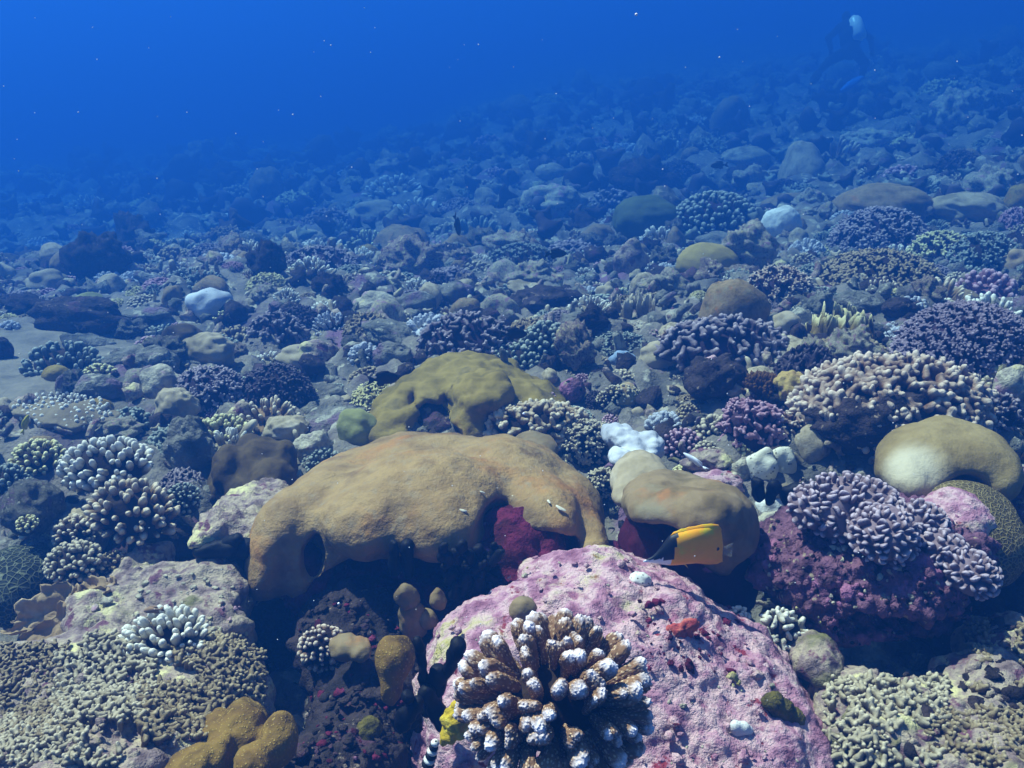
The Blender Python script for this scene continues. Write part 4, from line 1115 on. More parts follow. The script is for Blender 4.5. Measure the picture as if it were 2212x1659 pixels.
# --- right middle
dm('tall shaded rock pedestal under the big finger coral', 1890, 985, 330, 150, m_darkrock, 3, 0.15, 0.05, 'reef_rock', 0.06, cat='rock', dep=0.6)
br('big finger coral thicket with cream tips and dark hollows', 1925, 925, 430, 150, m_pinkbr, 'fork', 300, 52, 0.85, 0.12, m_coreP, 51, tilt=(0.35, 0, 0), core=0.78, dep=0.6, lift=6)
dm('dark rock stump under the purple branching coral', 1545, 880, 150, 110, m_darkrock, 5, 0.15, 0.05, 'reef_rock', 0.06, cat='rock')
br('purple branching coral with cream outer tips on a dark stump', 1565, 790, 285, 105, m_purbr, 'fork', 120, 36, 0.95, 0.4, m_coreP, 52, lift=12, core=0.75, dep=0.6)
br('pinkish cream branching coral beside the purple branching coral', 1465, 765, 90, 62, m_pinkbr, 'fork', 40, 26, 0.95, 0.4, m_coreP, 53, lift=8)
br('yellow knobbly coral beside the brown feathery bush', 1585, 838, 58, 44, m_yelbr, 'stub', 40, 16, 0.9, 0.3, None, 54, name='knobbly_coral')
lob('pink and purple crusted knoll behind the yellow knobbly coral', 1530, 860, 70, 90, m_pink, 4, 8, 'reef_rock', 'rock', amps=((0.2, 0.06), (0.08, 0.03)))
lob('lavender pink crusted lump under the yellow knobbly coral', 1550, 870, 36, 60, m_pink2, 14, 6, 'reef_rock', 'rock')
dm('yellowish rock shoulder beside the big finger coral', 1712, 880, 90, 80, mat('yellow_rock', ['#8a743c', '#a88f50', '#93704a'], s=8, alt='#a8707c', alt_cut=(0.56, 0.66), bump=0.7, bs=40, bdist=0.015), 7, 0.14, 0.04, 'reef_rock', 0.04, cat='rock')
dm('pale round rock wedged at the root of the big finger coral', 1735, 915, 60, 66, m_cream, 9, 0.12, 0.04, 'reef_rock', 0.04, cat='rock')
br('mauve pink branching coral beside the knobbly cream corals', 1625, 965, 150, 105, m_mauvebr, 'fork', 80, 26, 0.95, 0.35, m_coreP, 55, core=0.8)
br('rosy branching coral crest behind the mauve coral', 1600, 900, 60, 44, m_mauvebr, 'fork', 36, 18, 0.95, 0.35, m_coreP, 155)
br('brownish pink knobbly coral below the mauve branching coral', 1700, 965, 90, 80, m_pinkbr, 'fork', 60, 20, 0.95, 0.35, m_coreP, 56)
br('cream knobbly coral between the white lumps and mauve coral', 1545, 950, 80, 55, m_knobp, 'stub', 70, 15, 0.95, 0.3, None, 57, name='knobbly_coral')
br('white bobbled coral behind the bleached lumps', 1440, 935, 90, 44, m_bleach, 'stub', 60, 15, 1.0, 0.3, None, 58, name='knobbly_coral')
br('dusky rose knobbly coral beside the bleached lumps', 1470, 985, 90, 62, m_mauvebr, 'stub', 90, 13, 1.0, 0.25, m_coreP, 59, name='knobbly_coral')
br('tan knobbly coral below the dusky rose coral', 1525, 1000, 60, 50, m_knobp, 'stub', 60, 12, 1.0, 0.25, None, 60, name='knobbly_coral')
br('small yellowish branching coral above the white pitted lumps', 1595, 985, 66, 34, m_yelbr, 'stub', 46, 14, 0.9, 0.3, None, 61, name='knobbly_coral')
lob('white pitted coral lump, the taller of two side by side', 1645, 1050, 72, 84, m_spotw, 4, 5, 'spotted_coral', k=0.2)
lob('beige pitted coral lump leaning beside the taller pitted lump', 1690, 1035, 64, 72, m_spotw, 6, 5, 'spotted_coral', k=0.2)
lob('greenish cream lump beside the pitted coral lumps', 1600, 1045, 60, 58, m_cream, 8, 6)
lob('small white cube-like rock beside the lavender coral', 1667, 1118, 66, 44, m_white, 9, 5, 'reef_rock', 'rock', k=0.2)
lob('low yellowish rock under the white cube-like rock', 1670, 1150, 80, 44, m_cream, 19, 6, 'reef_rock', 'rock')
br('tiny yellow cluster coral beside the pale tan lumps', 1475, 1035, 46, 30, m_yelbr, 'stub', 26, 13, 1.1, 0.3, None, 62, name='knobbly_coral')
dm('pink crusted slab running down from the yellow cluster coral', 1545, 1075, 130, 60, m_pink, 23, 0.12, 0.05, 'reef_rock', 0.05, cat='rock')
dm('pinkish rubble rock between bleached lumps and pitted lumps', 1530, 1020, 120, 50, m_pink2, 24, 0.14, 0.05, 'reef_rock', 0.05, cat='rock')
fingers('black_sponge', 'black sponge lobes below the white pitted coral lumps', [(1640, 1075, 1635, 1045, 14, 0), (1665, 1080, 1672, 1050, 15, 0), (1700, 1070, 1720, 1060, 18, 0), (1730, 1085, 1745, 1055, 14, 0)], m_black, 2.30)
lob('yellow-green leafy scrap among the black sponge lobes', 1690, 1075, 44, 30, mat('yellow_green_scrap', ['#8c8648', '#aaa464'], s=10), 3, 4)
# feathery bush
q = hit(1642, 868); s = px2m(1, q); note(q, 45 * s)
t = thing('feathery_bush', 'brown feathery bush beside the yellowish rock shoulder', 'algae', tuple(q))
rs = np.random.default_rng(4)
for k in range(130):
    a = rs.uniform(0, 6.28); e = rs.uniform(0.1, 1.5); L = 78 * s * rs.uniform(0.55, 1.0)
    d = np.array([0.55 * math.cos(e) * math.cos(a), 0.55 * math.cos(e) * math.sin(a), 0.35 + math.sin(e)]); d /= np.linalg.norm(d)
    bq = k % 6
    o = bpy.data.objects.new('frond', cached(f'frond|bushy{bq}', lambda: BR['bushy'](bq), m_bush)); COL.objects.link(o); o.parent = t; paint(o, m_bush)
    o.matrix_basis = Matrix(m4(basis(d, a), (L * 0.45, L * 0.45, L), (0, 0, -4 * s)).tolist())
# fringed mushroom
lob('yellowish round coral head ringed by a white knobbly fringe', 1348, 880, 70, 52, mat('yellowish_head', ['#8f8258', '#aa9c6c', '#94745a'], s=8), 13, 5, k=0.2)
br('white knobbly fringe coral arching behind the yellowish round head', 1340, 888, 108, 62, m_knobp, 'stub', 110, 9, 1.0, 0.2, None, 63, name='knobbly_coral', dep=0.4)
lob('small grey mushroom-shaped coral below the yellowish round head', 1375, 915, 38, 36, m_pale, 15, 5, k=0.2)
lob('small pink lump beside the grey mushroom-shaped coral', 1405, 915, 30, 34, m_pink2, 16, 5, 'reef_rock', 'rock')
dm('dark purple round coral beside the olive dome', 1235, 870, 60, 52, m_purple, 25, 0.06, 0.02)
# in front of olive dome
br('tan branching coral overlapping the beside the olive dome', 1165, 955, 235, 90, m_tanbr, 'fork', 110, 34, 0.95, 0.35, None, 64, core=0.75, lift=14, dep=0.5)
br('lilac crest of coral above the tan branching coral', 1180, 875, 50, 30, m_mauvebr, 'stub', 40, 10, 1, 0.3, m_coreP, 65, lift=20, name='knobbly_coral')
br('fine cream knobbly coral beside the tan dome, upper clump', 1260, 1000, 130, 100, m_knobp, 'bushy', 110, 22, 1.0, 0.25, None, 66, core=0.85, lift=8, name='knobbly_coral')
br('fine cream knobbly coral beside the tan dome, lower clump', 1300, 1085, 75, 80, m_knobp, 'bushy', 60, 20, 1.0, 0.25, None, 67, core=0.85, lift=8, name='knobbly_coral')
br('white lacy coral crest beside the fine cream knobbly clump', 1290, 945, 80, 30, m_knobp, 'bushy', 50, 14, 1, 0.3, None, 68, name='knobbly_coral')
lob('yellow-green lumpy coral at the foot of the olive dome', 775, 975, 95, 88, mat('yellow_green_lump', ['#6a6a3c', '#868450', '#767444'], s=6), 17, 12)
# --- centre
br('purple-brown branching coral behind the olive dome', 1010, 790, 220, 115, m_purbr, 'fork', 130, 24, 0.95, 0.35, m_coreP, 69, core=0.8)
br('small snow-white branching coral beside the purple-brown coral', 953, 722, 62, 40, m_bleach, 'fork', 34, 17, 0.9, 0.4, None, 70)
br('grey-green branching coral beside the black fish', 1180, 790, 120, 100, m_greybr, 'stub', 130, 15, 1.0, 0.3, None, 71, core=0.85)
br('pale green knobbly coral at the top of the olive dome', 1110, 785, 120, 36, m_greybr, 'stub', 70, 14, 1.0, 0.3, None, 72, name='knobbly_coral')
br('white knobbly corals in a string beside the olive dome', 790, 800, 75, 62, m_bleach, 'stub', 70, 12, 1.0, 0.3, None, 73, name='knobbly_coral')
dm('grey flat-faced rock beside the olive dome', 850, 800, 90, 60, m_grey, 26, 0.14, 0.05, 'reef_rock', 0.05, cat='rock')
dm('long sandy grey ledge behind the string of white corals', 850, 745, 150, 44, m_grey, 27, 0.12, 0.04, 'reef_rock', 0.04, cat='rock', tilt=0.3)
tab('thin dark plate coral with a pale ragged edge over a black hollow', 700, 905, 190, m_grey, 4, 36, (0.1, -0.18, 0.3), 0.5, 0.05)
lob('blue-white bumpy coral above the thin dark plate', 660, 790, 120, 44, m_pale, 21, 10)
tab('pale plate coral over a deep dark hollow below a blue-grey thicket', 1145, 618, 105, m_pale, 6, 30, (0.15, 0.1, 0), 0.6, 0.05)
dm('dark rock under the pale plate coral', 1180, 690, 180, 70, m_darkrock, 28, 0.14, 0.05, 'reef_rock', 0.06, cat='rock')
br('blue-grey branching thicket above the pale plate coral', 1130, 590, 150, 62, m_greybr, 'bushy', 120, 14, 1.0, 0.3, None, 74, core=0.85)
br('pale branching tuft behind the blue-grey thicket', 1155, 540, 80, 42, m_whitebr, 'fork', 50, 14, 0.9, 0.35, None, 75)
br('greenish white finger coral with bright tips among dark thickets', 800, 570, 90, 70, m_yelbr, 'finger', 80, 20, 0.85, 0.4, None, 76)
br('dark purple branching thicket beside the greenish white finger coral', 900, 600, 150, 70, m_purbr, 'bushy', 120, 16, 1.0, 0.35, m_coreP, 77)
br('violet branching thicket beside the greenish white finger coral', 690, 605, 170, 70, m_purbr, 'bushy', 120, 16, 1.0, 0.35, m_coreP, 78)
lob('cream lumpy rocks in a heap behind the thin dark plate', 815, 690, 100, 60, m_cream, 23, 10, 'reef_rock', 'rock')
lob('grey lump with sandy top beside the cream heap', 900, 680, 90, 50, m_grey, 24, 8, 'reef_rock', 'rock')
lob('grey domed rock over a small dark cave below a blue-grey thicket', 985, 660, 80, 50, m_grey, 25, 7, 'reef_rock', 'rock')
lob('pale blue-grey boulders beside the olive dome crest', 1260, 780, 70, 44, m_grey, 26, 7, 'reef_rock', 'rock')
lob('pale blue lump behind the yellowish round head', 1345, 800, 66, 44, mat('pale_blue_lump', ['#6c7c94', '#8496ac', '#76869c'], s=8), 27, 6)
lob('greenish white boulder beside the pale blue lump', 1420, 800, 90, 62, m_pale, 28, 9)
leafy('pale folded leaf coral in the middle beside the reef', 1370, 700, 110, 62, m_knobp, 12, 3)
lob('cream vase-shaped lump beside the folded leaf coral', 1310, 660, 44, 50, m_pale, 29, 5)
br('grey branching rubble thicket below the folded leaf coral', 1340, 770, 130, 50, m_greybr, 'bushy', 90, 15, 1.0, 0.3, None, 79)
# --- right back
dm('round yellow-tan ball coral with a dimpled top', 1527, 612, 138, 82, mat('ball_coral_skin', ['#7e6c38', '#968246', '#8a763e'], s=5, bump=0.3, bs=40, bdist=0.008), 29, 0.03, 0.01, under=0.45)
lob('pale rounded lump beside the yellow-tan ball coral', 1645, 575, 70, 50, m_pale, 31, 6)
lob('greyish ridge of coral behind the yellow-tan ball coral', 1560, 545, 130, 40, m_grey, 32, 9)
lob('knobbly pillar coral with pale caps beside the yellow-tan ball', 1360, 610, 85, 90, m_pink2, 33, 11)
br('bluish white crowded branching mound beside the dark-green dome', 1545, 520, 195, 105, m_greybr, 'stub', 260, 14, 1.0, 0.3, m_coreP, 80, core=0.88)
dm('smooth dark-green dome beside the crowded branching mound', 1395, 525, 150, 95, mat('dark_green_dome', ['#3e4428', '#525836', '#4a502e'], s=5), 30, 0.05, 0.01)
dm('sloping pale blue-white sheet beside the crowded branching mound', 1670, 525, 90, 80, m_white, 31, 0.06, 0.02, 'sheet_coral', tilt=0.5)
dm('broad brown hump coral behind the dusky branching thicket', 1905, 490, 220, 85, m_brown, 32, 0.06, 0.02)
lob('pale pinkish rock on the shoulder of the brown hump', 1970, 490, 80, 54, m_pink2, 34, 6, 'reef_rock', 'rock')
br('large dusky branching thicket in front of the brown hump', 1900, 560, 210, 110, m_purbr, 'bushy', 280, 20, 1.0, 0.35, m_coreP, 81, core=0.85)
br('pale ridged branching thicket below the dusky thicket', 1900, 640, 260, 95, m_knob, 'bushy', 290, 20, 1.0, 0.3, None, 82, core=0.85)
br('yellowish branching patch beside the dusky thicket', 2030, 570, 130, 70, m_yelbr, 'bushy', 100, 17, 1.0, 0.3, None, 83)
br('grey-mauve branching ledge beside the yellow-tan ball', 1680, 655, 150, 80, m_pinkbr, 'bushy', 110, 18, 1.0, 0.3, m_coreP, 84)
br('green-grey branching patch beyond the yellowish branching patch', 2120, 600, 150, 100, m_greybr, 'bushy', 130, 18, 1.0, 0.35, None, 85)
leafy('yellow-brown leaf coral of upright blades', 1815, 755, 175, 80, m_fire, 26, 7)
dm('grey elongated rock behind the yellow-brown leaf coral', 1850, 680, 110, 50, m_grey, 35, 0.12, 0.04, 'reef_rock', 0.05, cat='rock')
dm('dark smooth boulder beside the grey elongated rock', 1940, 690, 80, 46, m_darkrock, 36, 0.08, 0.03, 'reef_rock', cat='rock')
dm('grey pointed rock beside the grey elongated rock', 1770, 690, 60, 60, m_grey, 37, 0.14, 0.04, 'reef_rock', 0.05, cat='rock')
dm('brown half-buried mound behind the lilac thicket', 2065, 665, 100, 40, m_brown, 38, 0.06, 0.02)
br('dense fine lilac-grey thicket above the big finger coral', 2080, 815, 300, 165, mat('lilac_grey_branch', ['#54464e', '#6c5c64', '#60505a'], s=3, tip=('#94848c', 0.6, 1.05), bump=0.3, bs=9, bdist=0.05), 'bushy', 520, 21, 1.0, 0.3, m_coreP, 86, core=0.86)
br('white cluster coral behind the lilac-grey thicket', 1970, 668, 60, 26, m_bleach, 'stub', 36, 12, 1, 0.3, None, 87, name='knobbly_coral')
br('pale green cluster coral behind the purple branching coral', 1640, 700, 70, 34, m_bleach, 'stub', 46, 13, 1, 0.3, None, 88, name='knobbly_coral')
lob('pale green rock beside the purple branching coral', 1690, 740, 80, 66, m_pale, 37, 8, 'reef_rock', 'rock')
lob('yellowish lumpy crust below the lilac-grey thicket', 2180, 900, 90, 110, m_cream, 38, 12, 'reef_rock', 'rock')
lob('brown and cream shelf coral beyond the lilac-grey thicket', 2195, 600, 70, 60, m_leaf, 39, 7)
br('mauve branching fringe beside the big finger coral', 2130, 930, 150, 90, m_purbr, 'fork', 80, 24, 0.9, 0.35, m_coreP, 89)
# --- left middle
tab('pale finger-topped table coral sloping beside the reef', 140, 880, 215, m_knobp, 8, 26, (0.25, 0.12, 0), 0.62, 0.07, fingers=(m_whitebr, 150, 17), name='table_coral')
br('pale-tipped finger coral around a small yellow ball', 140, 820, 170, 80, m_greybr, 'stub', 110, 19, 0.8, 0.4, None, 90)
dm('small yellow ball coral set in the pale-tipped finger coral', 125, 830, 60, 40, m_olive, 41, 0.03, 0.01, lift=4)
br('small yellow knobbly coral beside the small yellow ball', 215, 815, 66, 26, m_yelbr, 'stub', 40, 12, 1, 0.3, None, 91, name='knobbly_coral')
dm('grey-pink flat boulder behind the finger-topped table coral', 215, 870, 110, 60, m_grey, 42, 0.1, 0.04, 'reef_rock', cat='rock')
dm('smooth greenish ball coral above the shaded wall', 197, 690, 76, 56, mat('greenish_ball', ['#6a6a40', '#848450', '#76764a'], s=5), 43, 0.03, 0.01)
lob('bright pale blue-white coral knobs standing alone among dark corals', 455, 690, 100, 66, m_bleach, 44, 6, k=0.15)
dm('small grey dome beside the pale blue-white knobs', 425, 690, 40, 30, m_grey, 45, 0.05, 0.02)
dm('grey arched dome coral with a dark groove', 455, 800, 118, 78, m_pale, 46, 0.10, 0.02)
br('violet branching coral in front of the grey arched dome', 455, 880, 160, 90, m_purbr, 'bushy', 130, 20, 1.0, 0.3, m_coreP, 92, core=0.85)
br('dark plum branching coral beside the violet coral', 600, 890, 160, 105, mat('dark_plum_branch', ['#221a20', '#352a30', '#2a2026'], s=3, tip=('#8a7c80', 0.7, 1.1), bump=0.3, bs=9, bdist=0.05), 'bushy', 150, 20, 1.0, 0.3, m_coreP, 93, core=0.85)
tab('flat slab plate coral on a dark stem near the blue-white knobs', 320, 668, 105, m_grey, 9, 40, (0, -0.1, 0), 0.6, 0.09)
tab('grey slab plate coral below the greenish ball', 190, 730, 110, m_grey, 10, 24, (0.05, 0.1, 0), 0.6, 0.10)
tab('tilted slab plate coral beside the pale-tipped finger coral', 270, 760, 95, m_grey, 11, 30, (0.1, -0.25, 0.2), 0.55, 0.08)
lob('brown twisted ridge coral beside the tilted slab', 400, 775, 90, 74, m_darkbrown, 47, 8)
br('plum lumpy branching coral above the grey arched dome', 600, 760, 130, 90, m_purbr, 'fork', 80, 20, 0.95, 0.3, m_coreP, 94)
br('white starry branching coral beside the plum lumpy coral', 720, 730, 80, 55, m_bleach, 'finger', 60, 20, 0.85, 0.4, None, 95)
br('pale green finger tuft on a dark bush near the blue-white knobs', 500, 705, 70, 34, m_yelbr, 'finger', 44, 16, 0.85, 0.4, None, 96)
lob('rosy crusted rock below the white starry coral', 680, 790, 90, 54, m_pink2, 48, 8, 'reef_rock', 'rock')
lob('cream rock pile with yellow rim below the violet coral', 355, 870, 100, 80, m_cream, 49, 9, 'reef_rock', 'rock')
dm('leaning grey rock beside the cream rock pile', 345, 810, 90, 60, m_grey, 50, 0.1, 0.04, 'reef_rock', cat='rock')
dm('pale leaning boulder in front of the cream rock pile', 385, 920, 100, 80, m_pale, 51, 0.12, 0.04, 'reef_rock', cat='rock')
br('grey-green knobbly coral carpet beside the leaning boulder', 285, 930, 90, 50, m_greybr, 'stub', 100, 12, 1.0, 0.3, None, 97, name='knobbly_coral')
dm('grey lavender rock face beside the white-topped shelf', 420, 1030, 110, 130, m_grey, 52, 0.12, 0.05, 'reef_rock', 0.05, cat='rock')
dm('whitish encrusted rock between dark lobed coral and tan dome', 680, 1000, 110, 70, m_cream, 53, 0.14, 0.05, 'reef_rock', 0.05, cat='rock')
br('grey knobbly carpet on the encrusted rock beside the tan dome', 700, 1020, 90, 50, m_greybr, 'stub', 90, 11, 1, 0.3, None, 98, name='knobbly_coral')
dm('lumpy pale rock above the dark brown lobed coral', 620, 960, 100, 60, m_pale, 54, 0.14, 0.05, 'reef_rock', 0.05, cat='rock')
lob('pale rounded slope coral behind the greenish ball coral', 105, 640, 90, 56, m_pale, 55, 6)
br('pale green tipped table corals above the shaded wall', 140, 700, 90, 30, m_yelbr, 'finger', 60, 13, 0.9, 0.4, None, 99)
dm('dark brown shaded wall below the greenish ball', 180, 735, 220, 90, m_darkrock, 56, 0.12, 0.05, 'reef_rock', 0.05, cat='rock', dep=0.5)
br('bright white knob coral by the sand pocket', 22, 720, 44, 26, m_bleach, 'stub', 36, 11, 1, 0.3, None, 100, name='knobbly_coral')
dm('dark boulder half in the sand pocket', 5, 790, 60, 60, m_darkrock, 57, 0.08, 0.03, 'reef_rock', cat='rock')
# --- far
lob('pale greenish hump pair on the hazy middle ridge', 810, 495, 125, 60, m_pale, 61, 5, k=0.15)
dm('pale oval coral alone on the hazy falling slope', 500, 492, 70, 30, m_bleach, 62, 0.05, 0.02)
dm('tall pale rock with a craggy face on the middle ridge', 1195, 490, 150, 85, m_cream, 63, 0.14, 0.05, 'reef_rock', 0.06, cat='rock')
br('white-tipped finger coral beside the tall pale rock', 1140, 500, 60, 55, m_greybr, 'finger', 50, 14, 0.9, 0.4, None, 101)
br('dim round branching coral beside the tall pale rock', 1320, 480, 115, 70, m_purbr, 'stub', 110, 12, 1, 0.3, m_coreP, 102)
dm('pale dome beside a small dark fish on the hazy climbing slope', 1610, 365, 110, 46, m_pale, 64, 0.06, 0.02)
dm('lumpy pale rock crest on the hazy climbing slope', 1880, 330, 130, 50, m_cream, 65, 0.16, 0.06, 'reef_rock', 0.06, cat='rock')
dm('round pale coral on the hazy slope behind the tall pale rock', 1190, 400, 70, 44, m_pale, 66, 0.05, 0.02)
dm('rounded bluish mound behind the crowded branching mound', 1720, 470, 160, 50, m_brown, 67, 0.06, 0.02)
dm('bluish flat mound beside the brown hump', 2090, 480, 170, 60, m_pale, 68, 0.08, 0.03)
# ------------------------------------------------------------------ fish
def fish_np(st, n=18):
    """lens-section body from stations (x, top, bottom, half thickness)"""
    V = []; F = []
    for x, t, b_, w in st:
        c = (t + b_) / 2; h = (t - b_) / 2
        for k in range(n):
            a = 2 * math.pi * k / n
            ca, sa = math.cos(a), math.sin(a)
            V.append((x, w * np.sign(ca) * abs(ca) ** 1.1, c + h * np.sign(sa) * abs(sa) ** 0.8))
    m = len(st)
    for i in range(m - 1):
        for k in range(n):
            F.append((i * n + k, (i + 1) * n + k, (i + 1) * n + (k + 1) % n, i * n + (k + 1) % n))
    V = np.array(V, float)
    e0 = len(V); V = np.concatenate([V, [[st[0][0], 0, (st[0][1] + st[0][2]) / 2], [st[-1][0], 0, (st[-1][1] + st[-1][2]) / 2]]])
    for k in range(n):
        F.append((e0, k, (k + 1) % n, (k + 1) % n)); F.append((e0 + 1, (m - 1) * n + (k + 1) % n, (m - 1) * n + k, (m - 1) * n + k))
    return V, np.array(F)

def dense(st, k=3):
    st = np.array(st, float); x = np.arange(len(st)); xx = np.linspace(0, len(st) - 1, (len(st) - 1) * k + 1)
    out = np.stack([np.interp(xx, x, st[:, j]) for j in range(4)], -1)
    for _ in range(1):
        out[1:-1, 1:] = (out[:-2, 1:] + 2 * out[1:-1, 1:] + out[2:, 1:]) / 4
    return out

def fix_tris(V, F):
    """from_pydata route for meshes that mix quads and triangles"""
    return [tuple(f[:3]) if f[2] == f[3] else tuple(f) for f in F.tolist()]

def mesh_any(name, V, faces, m):
    me = bpy.data.meshes.new(name); me.from_pydata([tuple(v) for v in V], [], faces); me.update()
    me.polygons.foreach_set('use_smooth', [True] * len(me.polygons)); me.materials.append(m)
    return me

def sub_faces(V, faces, keep):
    ids = sorted({i for f in keep for i in f}); mp = {i: k for k, i in enumerate(ids)}
    return V[ids], [tuple(mp[i] for i in f) for f in keep]

def fin_np(outline, thick):
    """flat fin from an outline in the x-z plane"""
    n = len(outline); V = [(x, -thick / 2, z) for x, z in outline] + [(x, thick / 2, z) for x, z in outline]
    F = [tuple(range(n)), tuple(range(2 * n - 1, n - 1, -1))] + [(i, i + n, (i + 1) % n + n, (i + 1) % n) for i in range(n)]
    return np.array(V, float), F

m_fy = mat('fish_yellow', ['#f09a00', '#f8a804', '#eea004'], s=8, bump=0, rough=0.45, spec=0.3, alt='#d8bc08', alt_s=12, alt_cut=(0.5, 0.62))
m_fb = mat('fish_black', ['#060608', '#0c0c10'], s=4, bump=0, rough=0.5, spec=0.3)
m_fw = mat('fish_white', ['#c8ccd8', '#dde0e8'], s=4, bump=0, rough=0.4, spec=0.4)
m_fd = mat('fish_dark', ['#07080c', '#0f1018', '#16151c'], s=6, bump=0, rough=0.55, spec=0.2)
m_fl = mat('fish_lemon', ['#b0a028', '#c8b83c'], s=6, bump=0, rough=0.5)
m_clear = bpy.data.materials.new('clear_fin'); m_clear.use_nodes = True
m_clear.node_tree.nodes['Principled BSDF'].inputs['Base Color'].default_value = (0.5, 0.5, 0.45, 1)
m_clear.node_tree.nodes['Principled BSDF'].inputs['Alpha'].default_value = 0.10

c = W(1490, 1180, 1.84); s = px2m(1, c)
t = thing('butterflyfish', 'yellow butterflyfish with black head and long white snout', 'fish', tuple(c), math.pi + 0.18)
st = dense([(-76, -2, -42, 2), (-68, 40, -45, 4), (-58, 44, -44, 7), (-30, 45, -43, 16), (0, 43, -42, 20), (30, 37, -42, 20), (45, 31, -41, 17), (55, 18, -39, 13), (65, 3, -37, 9), (75, -9, -34, 6.5), (85, -18, -31, 4), (103, -25.5, -28.5, 1.3)], 3)
V, F = fish_np(st, 20); faces = fix_tris(V, F)
cen = [np.mean(V[list(f)], 0) for f in faces]
def rear(z): return 44 + 0.25 * z
body = [f for f, q in zip(faces, cen) if q[0] <= 40 + 0.35 * (q[2] + 5) * -0.6]
hd = [(f, q) for f, q in zip(faces, cen) if q[0] > 40 + 0.35 * (q[2] + 5) * -0.6]
for nm, ff, mm in (('body', body, m_fy), ('head_mask', [f for f, q in hd if q[2] > -18 - 0.1 * (q[0] - 45)], m_fb), ('snout', [f for f, q in hd if q[2] <= -18 - 0.1 * (q[0] - 45)], m_fw)):
    Vs, Fs = sub_faces(V, faces, ff); obj(nm, mesh_any(nm, Vs * s, Fs, mm), t)
dors = [(45, 30), (38, 38), (30, 40), (22, 44), (14, 44), (5, 47), (-8, 47), (-25, 50), (-45, 50), (-62, 46), (-70, 34), (-60, 30), (0, 30), (30, 28)]
anal = [(5, -38), (-20, -44), (-45, -49), (-66, -50), (-78, -45), (-76, -25), (-60, -28), (-20, -30)]
for nm, ol, mm in (('dorsal_fin', dors, m_fy), ('anal_fin', anal, m_fy), ('tail_fin', [(-74, -12), (-92, -4), (-100, -2), (-98, -20), (-98, -36), (-90, -32), (-74, -26)], m_clear), ('pelvic_fin', [(22, -40), (10, -44), (0, -54), (6, -44), (12, -38)], m_fy)):
    Vf, Ff = fin_np([(a * s, q * s) for a, q in ol], 2.2 * s); obj(nm, mesh_any(nm, Vf, Ff, mm), t)
Vb, Fb = lathe([(0.02, -1), (0.7, -0.7), (1, 0), (0.7, 0.7), (0.02, 1)], 10)
for sd_ in (-1, 1):
    obj('eyespot', mesh_np('eyespot', Vb * np.array([4.5, 4.5, 1.2]) * s, Fb, m_fb), t, (-62 * s, sd_ * 5.6 * s, -10 * s), (math.pi / 2, 0, 0))
    obj('eye', mesh_np('eye', Vb * np.array([3.4, 3.4, 2.0]) * s, Fb, m_fb), t, (66 * s, sd_ * 7.5 * s, -18 * s), (math.pi / 2, 0, 0))

def damsel(label, px, py, y, L, m, yaw=0.0, pitch=0.0, group=None, name='damselfish', slim=1.0):
    """small deep-bodied reef fish, L photo pixels long, nose along local +x"""
    c = W(px, py, y); s = px2m(L, c)
    t = thing(name, label, 'fish', tuple(c), 0, group); t.rotation_euler = (0, pitch, yaw)
    V, F = fish_np(dense([(-0.38, 0.03, -0.03, 0.01), (-0.25, 0.10, -0.10, 0.035), (-0.05, 0.21, -0.19, 0.07), (0.15, 0.23, -0.20, 0.085), (0.32, 0.17, -0.15, 0.075), (0.44, 0.08, -0.08, 0.045), (0.5, 0.01, -0.02, 0.012)], 3), 14)
    obj('body', mesh_any('body', V * s, fix_tris(V, F), m), t)
    for nm, ol in (('tail_fin', [(-0.35, 0.04), (-0.5, 0.13), (-0.62, 0.17), (-0.54, 0.0), (-0.62, -0.17), (-0.5, -0.13), (-0.35, -0.04)]), ('dorsal_fin', [(0.2, 0.2), (0.1, 0.27), (-0.1, 0.28), (-0.27, 0.24), (-0.33, 0.14), (-0.25, 0.07)]), ('anal_fin', [(0.0, -0.18), (-0.1, -0.25), (-0.26, -0.24), (-0.31, -0.12), (-0.22, -0.07)])):
        Vf, Ff = fin_np([(a * s, q * s) for a, q in ol], 0.02 * s); obj(nm, mesh_any(nm, Vf, Ff, m), t)
    t.scale = (1, 1, slim)
    return t
damsel('black damselfish swimming over the purple-brown branching coral', 1112, 722, 3.1, 56, m_fd, 0.2, 0.05)
damsel('black damselfish near the string of white corals by the olive dome', 832, 818, 2.75, 64, m_fd, 0.3, 0.0)
damsel('dark damselfish hanging nose down before the hazy middle ridge', 988, 488, 5.2, 52, m_fd, 1.2, 1.1)
damsel('dark damselfish beside the pale branching tuft', 1203, 548, 4.3, 44, m_fd, 0.1, 0.0)
damsel('tiny dark fish below the pale dome on the hazy climbing slope', 1552, 357, 8.5, 34, m_fd, 3.0, 0.1)
damsel('small yellow fish beside the finger-topped table coral', 55, 915, 2.75, 40, m_fl, 1.3, -0.9)
damsel('small white fish above the yellow cluster coral', 1500, 995, 2.3, 58, m_fw, 2.7, -0.5, slim=0.45)
damsel('small pale fish resting over the bright white finger coral', 330, 1318, 1.72, 60, mat('fish_tan', ['#7c6450', '#94785e'], s=5, bump=0), 2.7, 0.35, slim=0.6)
damsel('tiny dark fish above the thicket in front of the brown hump', 1960, 470, 6.0, 22, m_fd, 0.0, 0.0)
damsel('tiny yellow fish beside the rocks behind the leaf coral', 1740, 655, 4.4, 26, m_fl, 2.9, 0.0)

